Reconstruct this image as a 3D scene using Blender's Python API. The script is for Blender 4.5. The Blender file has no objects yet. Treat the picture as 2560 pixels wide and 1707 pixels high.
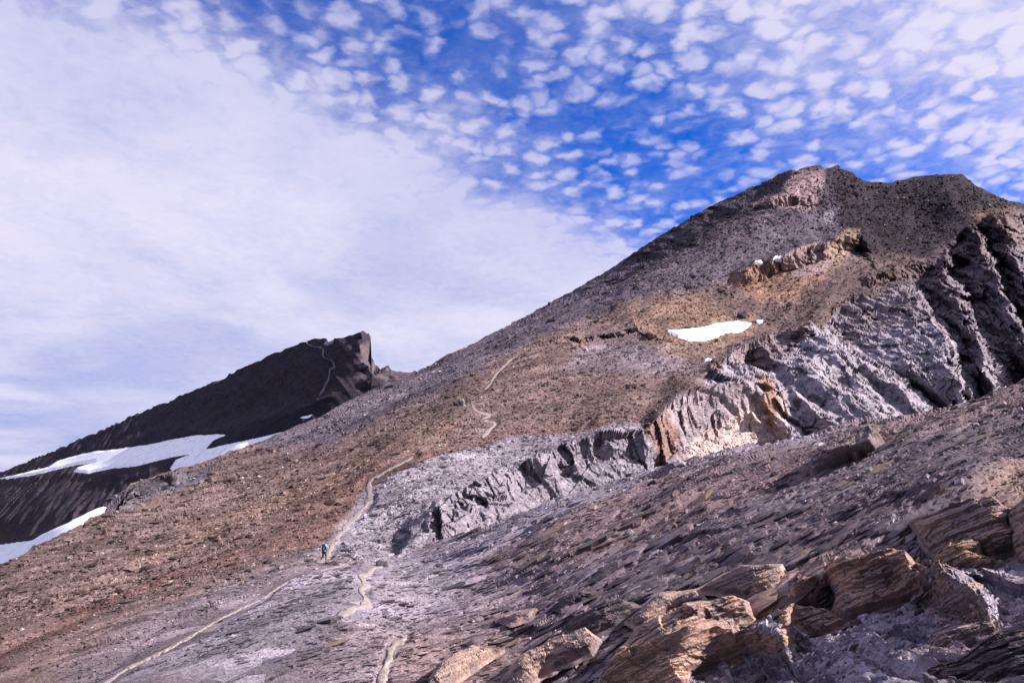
import bpy, bmesh, math, random
import numpy as np
from mathutils import Vector, Matrix

random.seed(7)
rng = np.random.default_rng(11)
S = bpy.context.scene
COL = S.collection

# ------------------------------------------------------------------ camera
F, CX, CY, TH = 2000.0, 1280.0, 853.5, math.radians(15.0)
cam = bpy.data.cameras.new('camera')
cam.sensor_width = 36.0
cam.lens = 36.0 * F / 2560.0
cam.clip_start, cam.clip_end = 0.1, 30000.0
camo = bpy.data.objects.new('camera', cam)
camo.rotation_euler = (math.radians(90) + TH, 0, 0)
COL.objects.link(camo)
S.camera = camo

# ------------------------------------------------------------------ light
SUN = Vector((0.82, -0.03, 0.57)).normalized()
SUN_EL = math.asin(SUN.z)
SUN_ROT = math.atan2(SUN.x, SUN.y)
sl = bpy.data.lights.new('sun', 'SUN')
sl.energy = 5.0
sl.angle = math.radians(0.5)
sl.color = (1.0, 0.92, 0.86)
so = bpy.data.objects.new('sun', sl)
so.rotation_euler = SUN.to_track_quat('Z', 'Y').to_euler()
COL.objects.link(so)
S.view_settings.view_transform = 'Standard'
S.view_settings.look = 'None'
S.view_settings.exposure = 1.5
S.view_settings.gamma = 1.0
S.view_settings.use_curve_mapping = False
S.cycles.max_bounces = 4


def ray(px, py):
    px = np.asarray(px, float); py = np.asarray(py, float)
    x = (px - CX) / F; yv = (CY - py) / F
    c, s = math.cos(TH), math.sin(TH)
    return np.stack([x, c - yv * s, s + yv * c], -1)


def look(px, py):
    d = ray(px, py); return d / np.linalg.norm(d)


# ------------------------------------------------------------------ world: clear sky with a high fleecy cloud sheet
W = bpy.data.worlds.new('World'); S.world = W; W.use_nodes = True
nt = W.node_tree; nt.nodes.clear()


class NB:
    """tiny node builder"""
    def __init__(self, t): self.t = t
    def n(self, typ, **kw):
        nd = self.t.nodes.new(typ)
        for k, v in kw.items():
            if k == 'ins':
                for a, b in v.items():
                    if hasattr(b, 'node') or isinstance(b, bpy.types.NodeSocket): self.t.links.new(b, nd.inputs[a])
                    else: nd.inputs[a].default_value = b
            else: setattr(nd, k, v)
        return nd
    def m(self, op, a, b=0.0, c=0.0, clamp=False):
        nd = self.n('ShaderNodeMath', operation=op, use_clamp=clamp, ins={0: a, 1: b, 2: c}); return nd.outputs[0]
    def vm(self, op, a, b=(0, 0, 0), out=0):
        nd = self.n('ShaderNodeVectorMath', operation=op, ins={0: a, 1: b}); return nd.outputs[out]
    def ss(self, x, lo, hi, a=0.0, b=1.0):
        nd = self.n('ShaderNodeMapRange', interpolation_type='SMOOTHSTEP', ins={0: x, 1: lo, 2: hi, 3: a, 4: b}); return nd.outputs[0]
    def noise(self, v, scale, detail=2.0, rough=0.5, dist=0.0, col=False):
        nd = self.n('ShaderNodeTexNoise', ins={'Vector': v, 'Scale': scale, 'Detail': detail, 'Roughness': rough, 'Distortion': dist})
        return nd.outputs['Color' if col else 'Fac']
    def mix(self, f, a, b, typ='RGBA', blend='MIX'):
        nd = self.n('ShaderNodeMix', data_type=typ, blend_type=blend) if typ == 'RGBA' else self.n('ShaderNodeMix', data_type=typ)
        i = {'RGBA': (6, 7, 2), 'FLOAT': (2, 3, 0)}[typ]
        for k, v in ((0, f), (i[0], a), (i[1], b)):
            if isinstance(v, bpy.types.NodeSocket): self.t.links.new(v, nd.inputs[k])
            else: nd.inputs[k].default_value = v
        return nd.outputs[i[2]]


b = NB(nt)
geo = b.n('ShaderNodeTexCoord').outputs['Generated']
D_ = b.vm('NORMALIZE', geo)
sep = b.n('ShaderNodeSeparateXYZ', ins={0: D_})
zc = b.m('MAXIMUM', sep.outputs[2], 0.0)
zc2 = b.m('ADD', zc, 0.10)
pxy = b.n('ShaderNodeCombineXYZ', ins={0: b.m('DIVIDE', sep.outputs[0], zc2), 1: b.m('DIVIDE', sep.outputs[1], zc2), 2: 0.0}).outputs[0]
# great circle along the blue lane between the cloud bank and the fleecy field
d1 = look(575, -60); d2 = look(1900, 640)
Nn = np.cross(d1, d2); Nn /= np.linalg.norm(Nn)
if np.dot(Nn, look(300, 600)) < 0: Nn = -Nn
sdist = b.vm('DOT_PRODUCT', D_, tuple(Nn), out=1)
wv = b.noise(pxy, 1.3, 5.0, 0.6, 0.0)
wv2 = b.noise(pxy, 3.0, 4.0, 0.55, 0.0)
sd = b.m('ADD', sdist, b.m('MULTIPLY', b.m('SUBTRACT', wv, 0.5), 0.22))
bank = b.ss(sd, -0.02, 0.17)
right = b.ss(b.m('MULTIPLY', sd, -1.0), 0.05, 0.34)
# warped coordinates give the cloudlets ragged edges
wc = b.noise(pxy, 14.0, 3.0, 0.6, 0.0, col=True)
pw = b.vm('ADD', pxy, b.vm('MULTIPLY', b.vm('SUBTRACT', wc, (0.5, 0.5, 0.5)), (0.085, 0.085, 0.0)))
vo = b.n('ShaderNodeTexVoronoi', feature='SMOOTH_F1', ins={'Vector': pw, 'Scale': 21.0, 'Smoothness': 0.30, 'Randomness': 1.0}).outputs['Distance']
puff = b.ss(vo, 0.70, 0.08)
fine = b.noise(pw, 34.0, 4.0, 0.55, 0.2)
med = b.noise(pxy, 5.0, 3.0, 0.55, 0.1)
dens = b.m('ADD', b.m('ADD', b.m('MULTIPLY', puff, 0.54), b.m('MULTIPLY', fine, 0.48)), b.m('MULTIPLY', med, 0.55))
cov = b.m('ADD', b.m('MULTIPLY', right, 0.45), b.m('MULTIPLY', bank, 1.0))
cl = b.ss(b.m('ADD', dens, cov), 0.40, 1.32)
low = b.ss(sep.outputs[2], 0.30, 0.10)             # thicker towards the horizon
veil = b.ss(b.noise(pxy, 2.6, 5.0, 0.6, 0.4), 0.36, 0.80, 0.0, 0.16)
cl = b.m('MULTIPLY', cl, b.m('ADD', 0.72, b.m('MULTIPLY', b.m('MAXIMUM', right, bank), 0.28)))
cl = b.m('ADD', cl, b.m('MULTIPLY', veil, b.m('SUBTRACT', 1.0, cl)))
cl = b.m('MAXIMUM', cl, b.m('MULTIPLY', bank, b.m('ADD', 0.80, b.m('MULTIPLY', low, 0.15))))
# cloud brightness: soft grey-blue bellies in the bank
bell = b.ss(b.noise(b.vm('MULTIPLY', pxy, (1.0, 1.0, 1.0)), 0.9, 5.0, 0.55, 0.3), 0.38, 0.62)
streak = b.ss(b.noise(b.vm('MULTIPLY', pxy, (0.35, 0.8, 1.0)), 1.2, 5.0, 0.6), 0.40, 0.66)
shade = b.m('MULTIPLY', b.m('ADD', b.m('ADD', b.m('MULTIPLY', bell, 0.62), b.m('MULTIPLY', b.ss(b.m('ADD', b.m('MULTIPLY', fine, .6), b.m('MULTIPLY', med, .5)), .66, .38), .18)), b.m('MULTIPLY', streak, b.m('MULTIPLY', low, 0.5))), b.m('ADD', 0.15, b.m('MULTIPLY', bank, 0.85)), clamp=True)
ccol = b.mix(shade, (8.1, 7.7, 9.6, 1), (4.1, 4.7, 8.0, 1))
sky = b.n('ShaderNodeTexSky', sky_type='NISHITA', sun_disc=False, sun_elevation=SUN_EL, sun_rotation=SUN_ROT,
          altitude=2600.0, air_density=1.0, dust_density=0.2, ozone_density=2.5)
blue = b.mix(1.0, sky.outputs[0], (0.06, 0.88, 2.35, 1), blend='MULTIPLY')
skyc = b.mix(cl, blue, ccol)
bg = b.n('ShaderNodeBackground', ins={0: b.mix(1.0, skyc, (.71, .71, .71, 1), blend='MULTIPLY'), 1: 0.05})
wo = b.n('ShaderNodeOutputWorld', ins={0: bg.outputs[0]})

# ------------------------------------------------------------------ numpy noise
_T = np.random.default_rng(3).random((64, 64, 64)).astype(np.float32)
_R = np.random.default_rng(5).random((128, 128, 6)).astype(np.float32)


def vnoise(P):
    """value noise in [-1,1]"""
    i = np.floor(P).astype(np.int64); f = (P - i).astype(np.float32)
    f = f * f * (3 - 2 * f)
    a = i & 63; c = (i + 1) & 63
    x, y, z = f[..., 0], f[..., 1], f[..., 2]
    def g(X, Y, Z): return _T[X[..., 0], Y[..., 1], Z[..., 2]]
    r0 = (g(a, a, a) * (1 - x) + g(c, a, a) * x) * (1 - y) + (g(a, c, a) * (1 - x) + g(c, c, a) * x) * y
    r1 = (g(a, a, c) * (1 - x) + g(c, a, c) * x) * (1 - y) + (g(a, c, c) * (1 - x) + g(c, c, c) * x) * y
    return (r0 * (1 - z) + r1 * z) * 2 - 1


def fbm(P, octs=4, g=0.5):
    s = 0; a = 1; t = 0
    for k in range(octs):
        s = s + a * vnoise(P * (2.03 ** k) + 17.3 * k); t += a; a *= g
    return s / t


def facets(P, seed=0):
    """broken rock: every cell of a 3-D mosaic has its own height and tilt"""
    I = np.floor(P).astype(np.int64); best = np.full(P.shape[:-1], 9.0, np.float32); h = np.zeros_like(best); rr = np.zeros_like(best)
    for a in (-1, 0, 1):
        for c in (-1, 0, 1):
            for e in (-1, 0, 1):
                x, y, z = I[..., 0] + a, I[..., 1] + c, I[..., 2] + e
                R = _R[(x * 7 + z * 31 + seed) & 127, (y * 5 + z * 17 + seed) & 127]
                dx = P[..., 0] - x - R[..., 0]; dy = P[..., 1] - y - R[..., 1]; dz = P[..., 2] - z - R[..., 2]
                d = dx * dx + dy * dy + dz * dz
                m = d < best
                best = np.where(m, d, best)
                h = np.where(m, R[..., 3] - .5 + (R[..., 4] - .5) * 1.3 * dx + (R[..., 5] - .5) * 1.3 * dz, h); rr = np.where(m, R[..., 4], rr)
    return h, rr


def ss(x, lo, hi):
    t = np.clip((x - lo) / (hi - lo), 0, 1); return t * t * (3 - 2 * t)


def plates(u, v, seed=0, elong=1.9):
    """overlapping tilted plates: height in 0..1 and a random value of the plate on top"""
    iu = np.floor(u).astype(np.int64); iv = np.floor(v).astype(np.int64)
    best = np.full(u.shape, -1.0, np.float32); rid = np.zeros(u.shape, np.float32)
    for du in (-1, 0, 1):
        for dv in (-1, 0, 1):
            cu = iu + du; cv = iv + dv
            R = _R[(cu * 7 + seed) & 127, (cv * 5 + seed * 3) & 127]
            x = u - (cu + R[..., 0]); y = v - (cv + R[..., 1])
            an = (R[..., 4] - 0.5) * 1.1
            ca, sa = np.cos(an), np.sin(an)
            X = x * ca + y * sa; Y = -x * sa + y * ca
            sz = 0.75 + 0.45 * R[..., 3]
            inside = (np.abs(X) + 0.35 * np.abs(Y) < sz) & (np.abs(Y) + 0.3 * np.abs(X) < sz * 0.72)
            h = R[..., 2] * 0.7 + 0.28 * X + 0.12 * Y + 0.15
            h = np.where(inside, h, -1)
            m = h > best
            best = np.where(m, h, best); rid = np.where(m, R[..., 5], rid)
    return np.clip(best, 0, 1.3), rid


# ------------------------------------------------------------------ smooth depth fields (thin-plate through measured distances)
class Field:
    def __init__(self, pts):
        P = np.array(pts, float)
        self.x = (P[:, :2] - [1280, 1000]) / 1000.0
        w = 1000.0 / P[:, 2]
        n = len(P)
        d2 = ((self.x[:, None] - self.x[None]) ** 2).sum(-1)
        K = 0.5 * d2 * np.log(d2 + 1e-12) + 3e-4 * np.eye(n)
        A = np.zeros((n + 3, n + 3)); A[:n, :n] = K
        A[:n, n] = 1; A[:n, n + 1:] = self.x; A[n, :n] = 1; A[n + 1:, :n] = self.x.T
        self.c = np.linalg.solve(A, np.concatenate([w, np.zeros(3)]))
    def inv(self, px, py):
        X = (px - 1280) / 1000.0; Y = (py - 1000) / 1000.0
        n = len(self.x)
        s = self.c[n] + self.c[n + 1] * X + self.c[n + 2] * Y
        for k in range(n):
            d2 = (X - self.x[k, 0]) ** 2 + (Y - self.x[k, 1]) ** 2
            s = s + self.c[k] * 0.5 * d2 * np.log(d2 + 1e-12)
        return np.maximum(s, 0.35) / 1000.0


NEAR = [(0, 1700, 52), (360, 1700, 45), (0, 1550, 72), (700, 1560, 56), (1000, 1560, 50), (1000, 1700, 35),
        (-300, 1900, 40), (600, 1900, 27), (1000, 1900, 22), (500, 1400, 95), (300, 1500, 78), (775, 1400, 83)]
f_main = Field(NEAR + [
    (-300, 1550, 88), (0, 1400, 102), (250, 1265, 128), (480, 1180, 155), (700, 1080, 195), (1040, 930, 265), (1350, 770, 335),
    (1560, 650, 385), (1750, 530, 430), (1970, 425, 470), (2060, 413, 480), (2180, 450, 500), (2400, 437, 540), (2560, 508, 560),
    (2860, 640, 590), (1137, 1010, 184), (950, 1210, 122), (1200, 1100, 152), (1500, 900, 250), (1640, 830, 285), (1770, 825, 300),
    (1900, 760, 345), (2000, 620, 405), (2150, 600, 440), (2050, 520, 450), (2300, 560, 490),
    (1640, 1060, 182), (1750, 975, 216), (1900, 960, 246), (1700, 1160, 172), (1880, 1130, 208), (2050, 900, 262), (2200, 950, 255),
    (2350, 1030, 250), (2300, 800, 335), (2480, 900, 320), (2560, 950, 330), (2560, 700, 430), (2450, 600, 475),
    (1560, 1080, 165), (1350, 1130, 150), (1200, 1200, 127), (1040, 1280, 106), (1600, 1190, 152), (1400, 1240, 133),
    (1250, 1310, 113), (1000, 1390, 90), (1700, 1300, 150), (2100, 1200, 180), (2560, 1150, 250), (1300, 1450, 92), (2860, 1100, 300)])
f_fore = Field(NEAR + [
    (1000, 1390, 87), (1200, 1320, 92), (1400, 1235, 97), (1600, 1180, 99), (1700, 1150, 98), (1900, 1105, 92), (2040, 1085, 82),
    (2200, 1050, 76), (2350, 1020, 73), (2560, 975, 68), (2860, 900, 62), (1100, 1480, 62), (1300, 1450, 60), (1600, 1350, 56), (1900, 1250, 52),
    (2200, 1200, 45), (2500, 1100, 47), (1300, 1600, 40), (1600, 1500, 37), (1900, 1400, 35), (2200, 1350, 31), (2500, 1250, 28),
    (1500, 1650, 29), (1900, 1600, 26), (2300, 1550, 22), (2560, 1450, 21), (2560, 1700, 15), (1500, 1800, 23),
    (2000, 1850, 17), (2560, 1950, 11), (2860, 1700, 14), (2860, 1300, 24)])
f_far = Field([
    (-300, 1300, 1300), (0, 1185, 1000), (300, 1060, 820), (500, 980, 730), (770, 852, 630), (925, 835, 580), (1045, 930, 560), (1150, 900, 560),
    (400, 1098, 665), (400, 1168, 560), (600, 1050, 612), (600, 1115, 535), (150, 1140, 850), (150, 1195, 700), (0, 1300, 640), (250, 1250, 545), (0, 1350, 610), (0, 1430, 500),
    (-300, 1500, 560), (450, 1200, 530), (180, 1350, 470), (1050, 1000, 500), (850, 980, 530)])


def polyd(px, py, poly):
    """signed distance in photo pixels, positive inside"""
    P = np.array(poly, float); d = np.full(px.shape, 1e9); ins = np.zeros(px.shape, bool)
    for k in range(len(P)):
        ax, ay = P[k]; bx, by = P[(k + 1) % len(P)]
        ex, ey = bx - ax, by - ay
        t = np.clip(((px - ax) * ex + (py - ay) * ey) / (ex * ex + ey * ey + 1e-9), 0, 1)
        d = np.minimum(d, (px - ax - t * ex) ** 2 + (py - ay - t * ey) ** 2)
        c = ((ay > py) != (by > py))
        xi = ax + (py - ay) * ex / (ey if abs(ey) > 1e-9 else 1e-9)
        ins ^= c & (px < xi)
    d = np.sqrt(d)
    return np.where(ins, d, -d)


def polymask(px, py, poly, soft=12.0):
    """soft mask, evaluated only inside the polygon's box"""
    P = np.array(poly, float); m = np.zeros(px.shape, np.float32)
    box = (px > P[:, 0].min() - soft) & (px < P[:, 0].max() + soft) & (py > P[:, 1].min() - soft) & (py < P[:, 1].max() + soft)
    if box.any():
        m[box] = ss(polyd(px[box], py[box], poly), -soft, soft)
    return m


def lined(px, py, line):
    """distance to an open line, only near it"""
    P = np.array(line, float); d = np.full(px.shape, 99.0 ** 2)
    box = (px > P[:, 0].min() - 60) & (px < P[:, 0].max() + 60) & (py > P[:, 1].min() - 60) & (py < P[:, 1].max() + 60)
    if not box.any(): return np.sqrt(d)
    X = px[box]; Y = py[box]; q = np.full(X.shape, 99.0 ** 2)
    for k in range(len(P) - 1):
        ax, ay = P[k]; ex, ey = P[k + 1] - P[k]
        t = np.clip(((X - ax) * ex + (Y - ay) * ey) / (ex * ex + ey * ey + 1e-9), 0, 1)
        q = np.minimum(q, (X - ax - t * ex) ** 2 + (Y - ay - t * ey) ** 2)
    d[box] = q
    return np.sqrt(d)


# paths: centre line (photo pixels) and half width
PATHS = {
    'upper': ([(1032, 1143), (1010, 1158), (985, 1170), (950, 1192), (927, 1208), (921, 1228), (925, 1250), (905, 1275), (880, 1298), (852, 1328), (828, 1362), (812, 1398), (800, 1420), (806, 1432)], [4, 5, 6, 6, 7, 9, 9, 8, 8, 9, 10, 11, 11, 9]),
    'lower': ([(806, 1430), (850, 1432), (868, 1432), (820, 1452), (760, 1474), (700, 1512), (660, 1548), (560, 1600), (470, 1648), (380, 1690), (330, 1712), (260, 1760)], [8, 6, 6, 6, 6, 7, 8, 7, 8, 9, 10, 12]),
    'zigzag': ([(958, 1412), (935, 1430), (918, 1452), (900, 1462), (915, 1490), (901, 1512), (917, 1540), (885, 1566), (856, 1590), (900, 1596), (942, 1588), (962, 1602), (1000, 1606), (1012, 1624), (985, 1650), (965, 1690), (950, 1730)], [7, 7, 8, 9, 10, 9, 11, 11, 9, 7, 9, 10, 10, 12, 11, 12, 12]),
    'bend': ([(1206, 1092), (1222, 1072), (1236, 1056), (1206, 1048), (1226, 1040), (1200, 1034), (1186, 1026), (1181, 1018), (1175, 1012)], [7, 6, 4, 4, 4, 4, 4, 4, 3]),
    'high': ([(1211, 980), (1222, 970), (1232, 955), (1250, 934), (1262, 922), (1287, 903)], [2, 3, 3, 3, 4, 3]),
}
PATH_FAR = ([(770, 853), (771, 862), (785, 868), (808, 874), (812, 882), (811, 895), (830, 903), (835, 915), (826, 926), (822, 940), (808, 965), (799, 990)], 1.6)


def path_flat(px, py):
    m = np.zeros(px.shape, np.float32)
    for ln, w in PATHS.values():
        m = np.maximum(m, 1 - ss(lined(px, py, ln), max(w) * 0.9, max(w) * 2.4))
    return m


def stepcliff(px, py, D, slope, line, wu, wd, fac, jit):
    """a rock step: the ground swells forward to the lip, then drops steeply below it"""
    L = np.array(line, float)
    yl = np.interp(px, L[:, 0], L[:, 1]) + jit
    t = np.minimum(ss(px, L[0, 0] - 5, L[0, 0] + 45), 1 - ss(px, L[-1, 0] - 45, L[-1, 0] + 5))
    d = py - yl
    up = np.clip(1 + d / wu, 0, 1) ** 2; dn = np.clip(1 - d / wd, 0, 1)
    o = np.where(d < 0, up, dn) * t
    face = ((d > 0) & (d < wd)) * t
    return D - o * slope * wd * fac, face.astype(np.float32)


STEPS = [
    ([(1820, 690), (1880, 672), (1960, 642), (2060, 622), (2110, 590), (2150, 596), (2200, 640)], 45, 42, 1.0, 10),
    ([(1590, 1085), (1640, 1050), (1690, 1000), (1740, 978), (1850, 960), (1930, 965), (1965, 1000)], 60, 130, 0.5, 8),
    ([(1040, 1300), (1120, 1248), (1200, 1208), (1300, 1162), (1400, 1124), (1500, 1094), (1600, 1092), (1660, 1130)], 50, 60, .45, 18),
    ([(1890, 508), (1960, 495), (2040, 490), (2060, 480)], 18, 26, 1.0, 6),
    ([(1370, 850), (1500, 836), (1600, 822), (1670, 856)], 22, 14, .6, 6),
    ([(1740, 950), (1850, 875), (1950, 835), (2070, 790)], 35, 45, 0.8, 12),
    ([(2140, 700), (2250, 665), (2380, 640), (2450, 600)], 30, 30, 0.8, 10),
    ([(230, 1282), (300, 1245), (420, 1190), (470, 1180)], 14, 26, 1.3, 6),
]
CRESTS = [  # crest lines of the ribs of the big cliff: (y, x) samples, width of the sunlit right side
    ([(760, 2030), (790, 2054), (858, 2086), (918, 2150), (1046, 2300)], 26),
    ([(720, 2262), (731, 2289), (781, 2315), (811, 2340), (854, 2357), (892, 2366), (1020, 2426), (1060, 2440)], 44),
    ([(700, 2370), (717, 2392), (786, 2426), (858, 2440), (995, 2490), (1040, 2500)], 40),
    ([(560, 2420), (610, 2456), (670, 2474), (751, 2511), (850, 2560), (1040, 2640)], 30),
    ([(500, 2500), (550, 2511), (623, 2524), (720, 2580), (900, 2700), (1040, 2760)], 24),
]
RIBZONE = [(2040, 800), (2130, 745), (2270, 715), (2330, 680), (2400, 600), (2480, 540), (2900, 560), (2900, 1200), (2330, 1120), (2150, 960)]


def ribs(px, py, D, P):
    z = polymask(px, py, RIBZONE, 22)
    if not (z > 0).any(): return D, z
    q = fbm(P / 14.0, 3)
    q2 = fbm(P / 30.0 + 9, 2)
    zz = z > 0; fx = np.zeros(px.shape); fx[zz] = facets(P[zz] * np.array((1, .3, .6)) / 13.0, 5)[0] * 15 + facets(P[zz] * np.array((1, .3, .7)) / 5.0, 9)[0] * 9
    x = px + q * 26 + fx
    cr = [np.interp(py, [a for a, _ in c], [v for _, v in c]) + q * 8 for c, _ in CRESTS]
    off = np.zeros(px.shape)
    left0 = cr[0] - 120
    prev = left0
    for k, (c, w) in enumerate(CRESTS):
        wl = np.maximum(w * (0.55 + 1.3 * ss(py, 800, 1050)) * (1 + 1.3 * q2) * 1.15, 6)
        vall = prev if k == 0 else prev + np.minimum(wl, (cr[k] - prev) * 0.6)
        m = (x >= prev) & (x < cr[k]) if k else (x < cr[k])
        rise = np.clip((x - vall) / np.maximum(cr[k] - vall, 4), 0, 1) ** 1.2
        fall = 1 - np.clip((x - prev) / np.maximum(vall - prev, 3), 0, 1) if k else np.zeros(px.shape)
        h = np.where(x < vall, fall, rise)
        amp = (24, 42, 46, 60, 60)[k]
        pa = (24, 24, 42, 46, 60)[k]
        off = np.where(m, np.where(x < vall, fall * pa, rise * amp), off)
        prev = cr[k]
        lastw = wl
    m = x >= prev
    off = np.where(m, 60 * (1 - np.clip((x - prev) / 60, 0, 1)), off)
    return D + (22 - off) * z, z


def basis(n, turn, tilt):
    """strike, dip and bed normal of a slope with normal n: strike turned in the slope, beds tilted against it"""
    n = np.array(n, float); n /= np.linalg.norm(n)
    t = np.cross(n, [0, -1, 0]) * -1; t /= np.linalg.norm(t)
    if t[0] < 0: t = -t
    bb = np.cross(n, t)
    if bb[1] < 0: bb = -bb
    c, q = math.cos(turn), math.sin(turn)
    T = t * c + bb * q; B = -t * q + bb * c
    N = n * math.cos(tilt) + bb * math.sin(tilt)
    return T, B, N


TM, BM, NM = basis((-0.14, -0.27, 0.95), math.radians(50), math.radians(8))
TF, BF, NF = basis((-0.34, -0.11, 0.93), math.radians(12), math.radians(9))


def frame(P, a, c, e, fr=None):
    T, B, N = fr or (TM, BM, NM)
    return np.stack([P @ T / a, P @ B / c, P @ N / e], -1)


def rough(P, D, n, amp, lam, an, kmin=2.0, fr=None):
    """band-limited relief: octave by octave, dropped where finer than a pixel"""
    fp = D * 2.5 / F
    h = np.zeros(D.shape, np.float32)
    for k, l in enumerate(lam):
        w = ss(l / fp, kmin, kmin * 2)
        if not (w > 0).any(): continue
        h += w * amp * l * vnoise(frame(P, l * an[0], l * an[1], l * an[2], fr) + 9.1 * k)
    return h


# ---- base colours painted by zone: rock tones, with some shade and sunlight put in
def paint(px, py, P, base, zones, wob):
    c = np.empty(px.shape + (3,), np.float32); c[:] = base
    tone = np.array((.57, .515, .585), np.float32)
    w1 = vnoise(P / wob[0]); w2 = vnoise(P / wob[0] + 31.7); w3 = vnoise(P / wob[1] + 5); w4 = vnoise(P / wob[1] + 55)
    X = px + w1 * 22 + w3 * 9; Y = py + w2 * 14 + w4 * 7
    for poly, col, soft, op in zones:
        m = polymask(X, Y, poly, soft) * op
        c = c * (1 - m[..., None]) + np.array(col, np.float32) * m[..., None]
    g = c.mean(-1, keepdims=True)
    return (c * .76 + g * .24) * tone * 1.08


Z_MAIN = [
    ([(640, 1120), (1040, 920), (1350, 760), (1750, 520), (2060, 390), (2600, 470), (2600, 720), (2330, 700), (2150, 760), (1950, 740), (1800, 705), (1640, 745), (1400, 830), (1150, 960), (800, 1110)], (.128, .107, .134), 18, 1),
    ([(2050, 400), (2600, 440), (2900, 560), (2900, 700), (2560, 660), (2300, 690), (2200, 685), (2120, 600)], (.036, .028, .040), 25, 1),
    ([(1560, 600), (1950, 400), (2000, 470), (1850, 560), (1600, 690)], (.058, .050, .062), 18, .85),  # shade of the summit's left flank, painted in as a darker colour
    ([(380, 1390), (700, 1210), (1000, 1080), (1130, 1050), (1120, 1100), (900, 1200), (600, 1330), (250, 1480), (0, 1640), (-200, 1700), (0, 1590)], (.31, .205, .125), 38, .6),
    ([(-200, 1760), (0, 1650), (300, 1510), (700, 1310), (950, 1170), (1250, 1085), (1500, 1045), (1650, 1035), (1560, 1078), (1300, 1105), (1130, 1150), (1000, 1220), (800, 1345), (500, 1450), (200, 1600), (0, 1700)], (.20, .115, .085), 16, .8),
    ([(920, 1240), (1080, 1155), (1250, 1100), (1450, 1070), (1560, 1065), (1680, 1140), (1720, 1250), (1000, 1480), (850, 1400), (780, 1370)], (.30, .285, .305), 9, 1),
    ([(600, 1480), (800, 1370), (900, 1400), (1050, 1480), (1000, 1807), (60, 1807), (180, 1720), (340, 1620)], (.235, .205, .215), 45, .85),
    ([(1350, 850), (1560, 800), (1700, 900), (1800, 940), (1650, 1030), (1250, 1060), (1130, 990)], (.205, .145, .118), 25, .9),
    ([(1480, 845), (1640, 850), (1760, 930), (1640, 940), (1400, 930)], (.25, .22, .235), 18, .7),
    ([(1560, 790), (1740, 735), (1880, 780), (1900, 830), (1800, 890), (1700, 900), (1620, 860)], (.30, .19, .11), 22, .75),
    ([(1830, 685), (1960, 650), (2100, 600), (2160, 610), (2100, 690), (2000, 750), (1900, 760), (1820, 715)], (.36, .215, .12), 9, .9),
    ([(1960, 635), (2060, 615), (2075, 690), (1970, 700)], (.36, .27, .24), 6, .9),
    ([(2050, 650), (2110, 585), (2150, 590), (2160, 620), (2110, 665), (2070, 690)], (.42, .31, .19), 6, .85),
    ([(2140, 650), (2330, 655), (2230, 760), (2100, 810), (1900, 810), (1980, 750)], (.165, .115, .098), 14, .9),
    ([(1990, 425), (2065, 412), (2062, 455), (2035, 520), (1890, 520), (1895, 500), (1960, 470)], (.34, .245, .225), 6, .9),
    ([(2070, 525), (2095, 530), (2090, 560), (2065, 560)], (.40, .38, .42), 5, .8),
    ([(1740, 960), (1850, 890), (2000, 830), (2060, 790), (2300, 715), (2400, 705), (2500, 560), (2900, 560), (2900, 1200), (2200, 1200), (1960, 1200), (1925, 960)], (.365, .355, .375), 9, 1),
    ([(1850, 870), (2000, 795), (2055, 800), (2030, 860), (1900, 935), (1830, 925)], (.27, .21, .19), 10, .9),
    ([(2430, 540), (2560, 530), (2560, 620), (2500, 640)], (.20, .125, .10), 12, .9),
    ([(2060, 800), (2280, 700), (2420, 580), (2600, 540), (2600, 760), (2420, 780), (2280, 800), (2100, 860)], (.25, .205, .20), 22, .7),
    ([(2220, 735), (2560, 640), (2620, 1000), (2520, 960), (2420, 860), (2250, 790)], (.24, .22, .24), 20, .7),
    ([(1610, 1070), (1690, 985), (1850, 955), (1930, 965), (1960, 1110), (1700, 1170), (1640, 1130)], (.36, .31, .30), 7, 1),
    ([(1690, 1170), (1720, 1110), (1790, 1055), (1870, 1020), (1930, 1000), (1980, 1110), (1800, 1180)], (.64, .52, .41), 6, .9),
    ([(1610, 1070), (1660, 1030), (1700, 1080), (1690, 1130), (1650, 1150)], (.30, .17, .11), 12, .8),
    ([(1895, 960), (1925, 970), (1940, 1080), (1905, 1080)], (.38, .22, .11), 6, .9),
    ([(225, 1285), (300, 1235), (420, 1170), (520, 1165), (480, 1200), (330, 1275)], (.15, .14, .16), 6, 1),
    ([(640, 1120), (1040, 925), (1200, 880), (1150, 950), (900, 1040), (700, 1130)], (.19, .165, .18), 12, .8),
]
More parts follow.
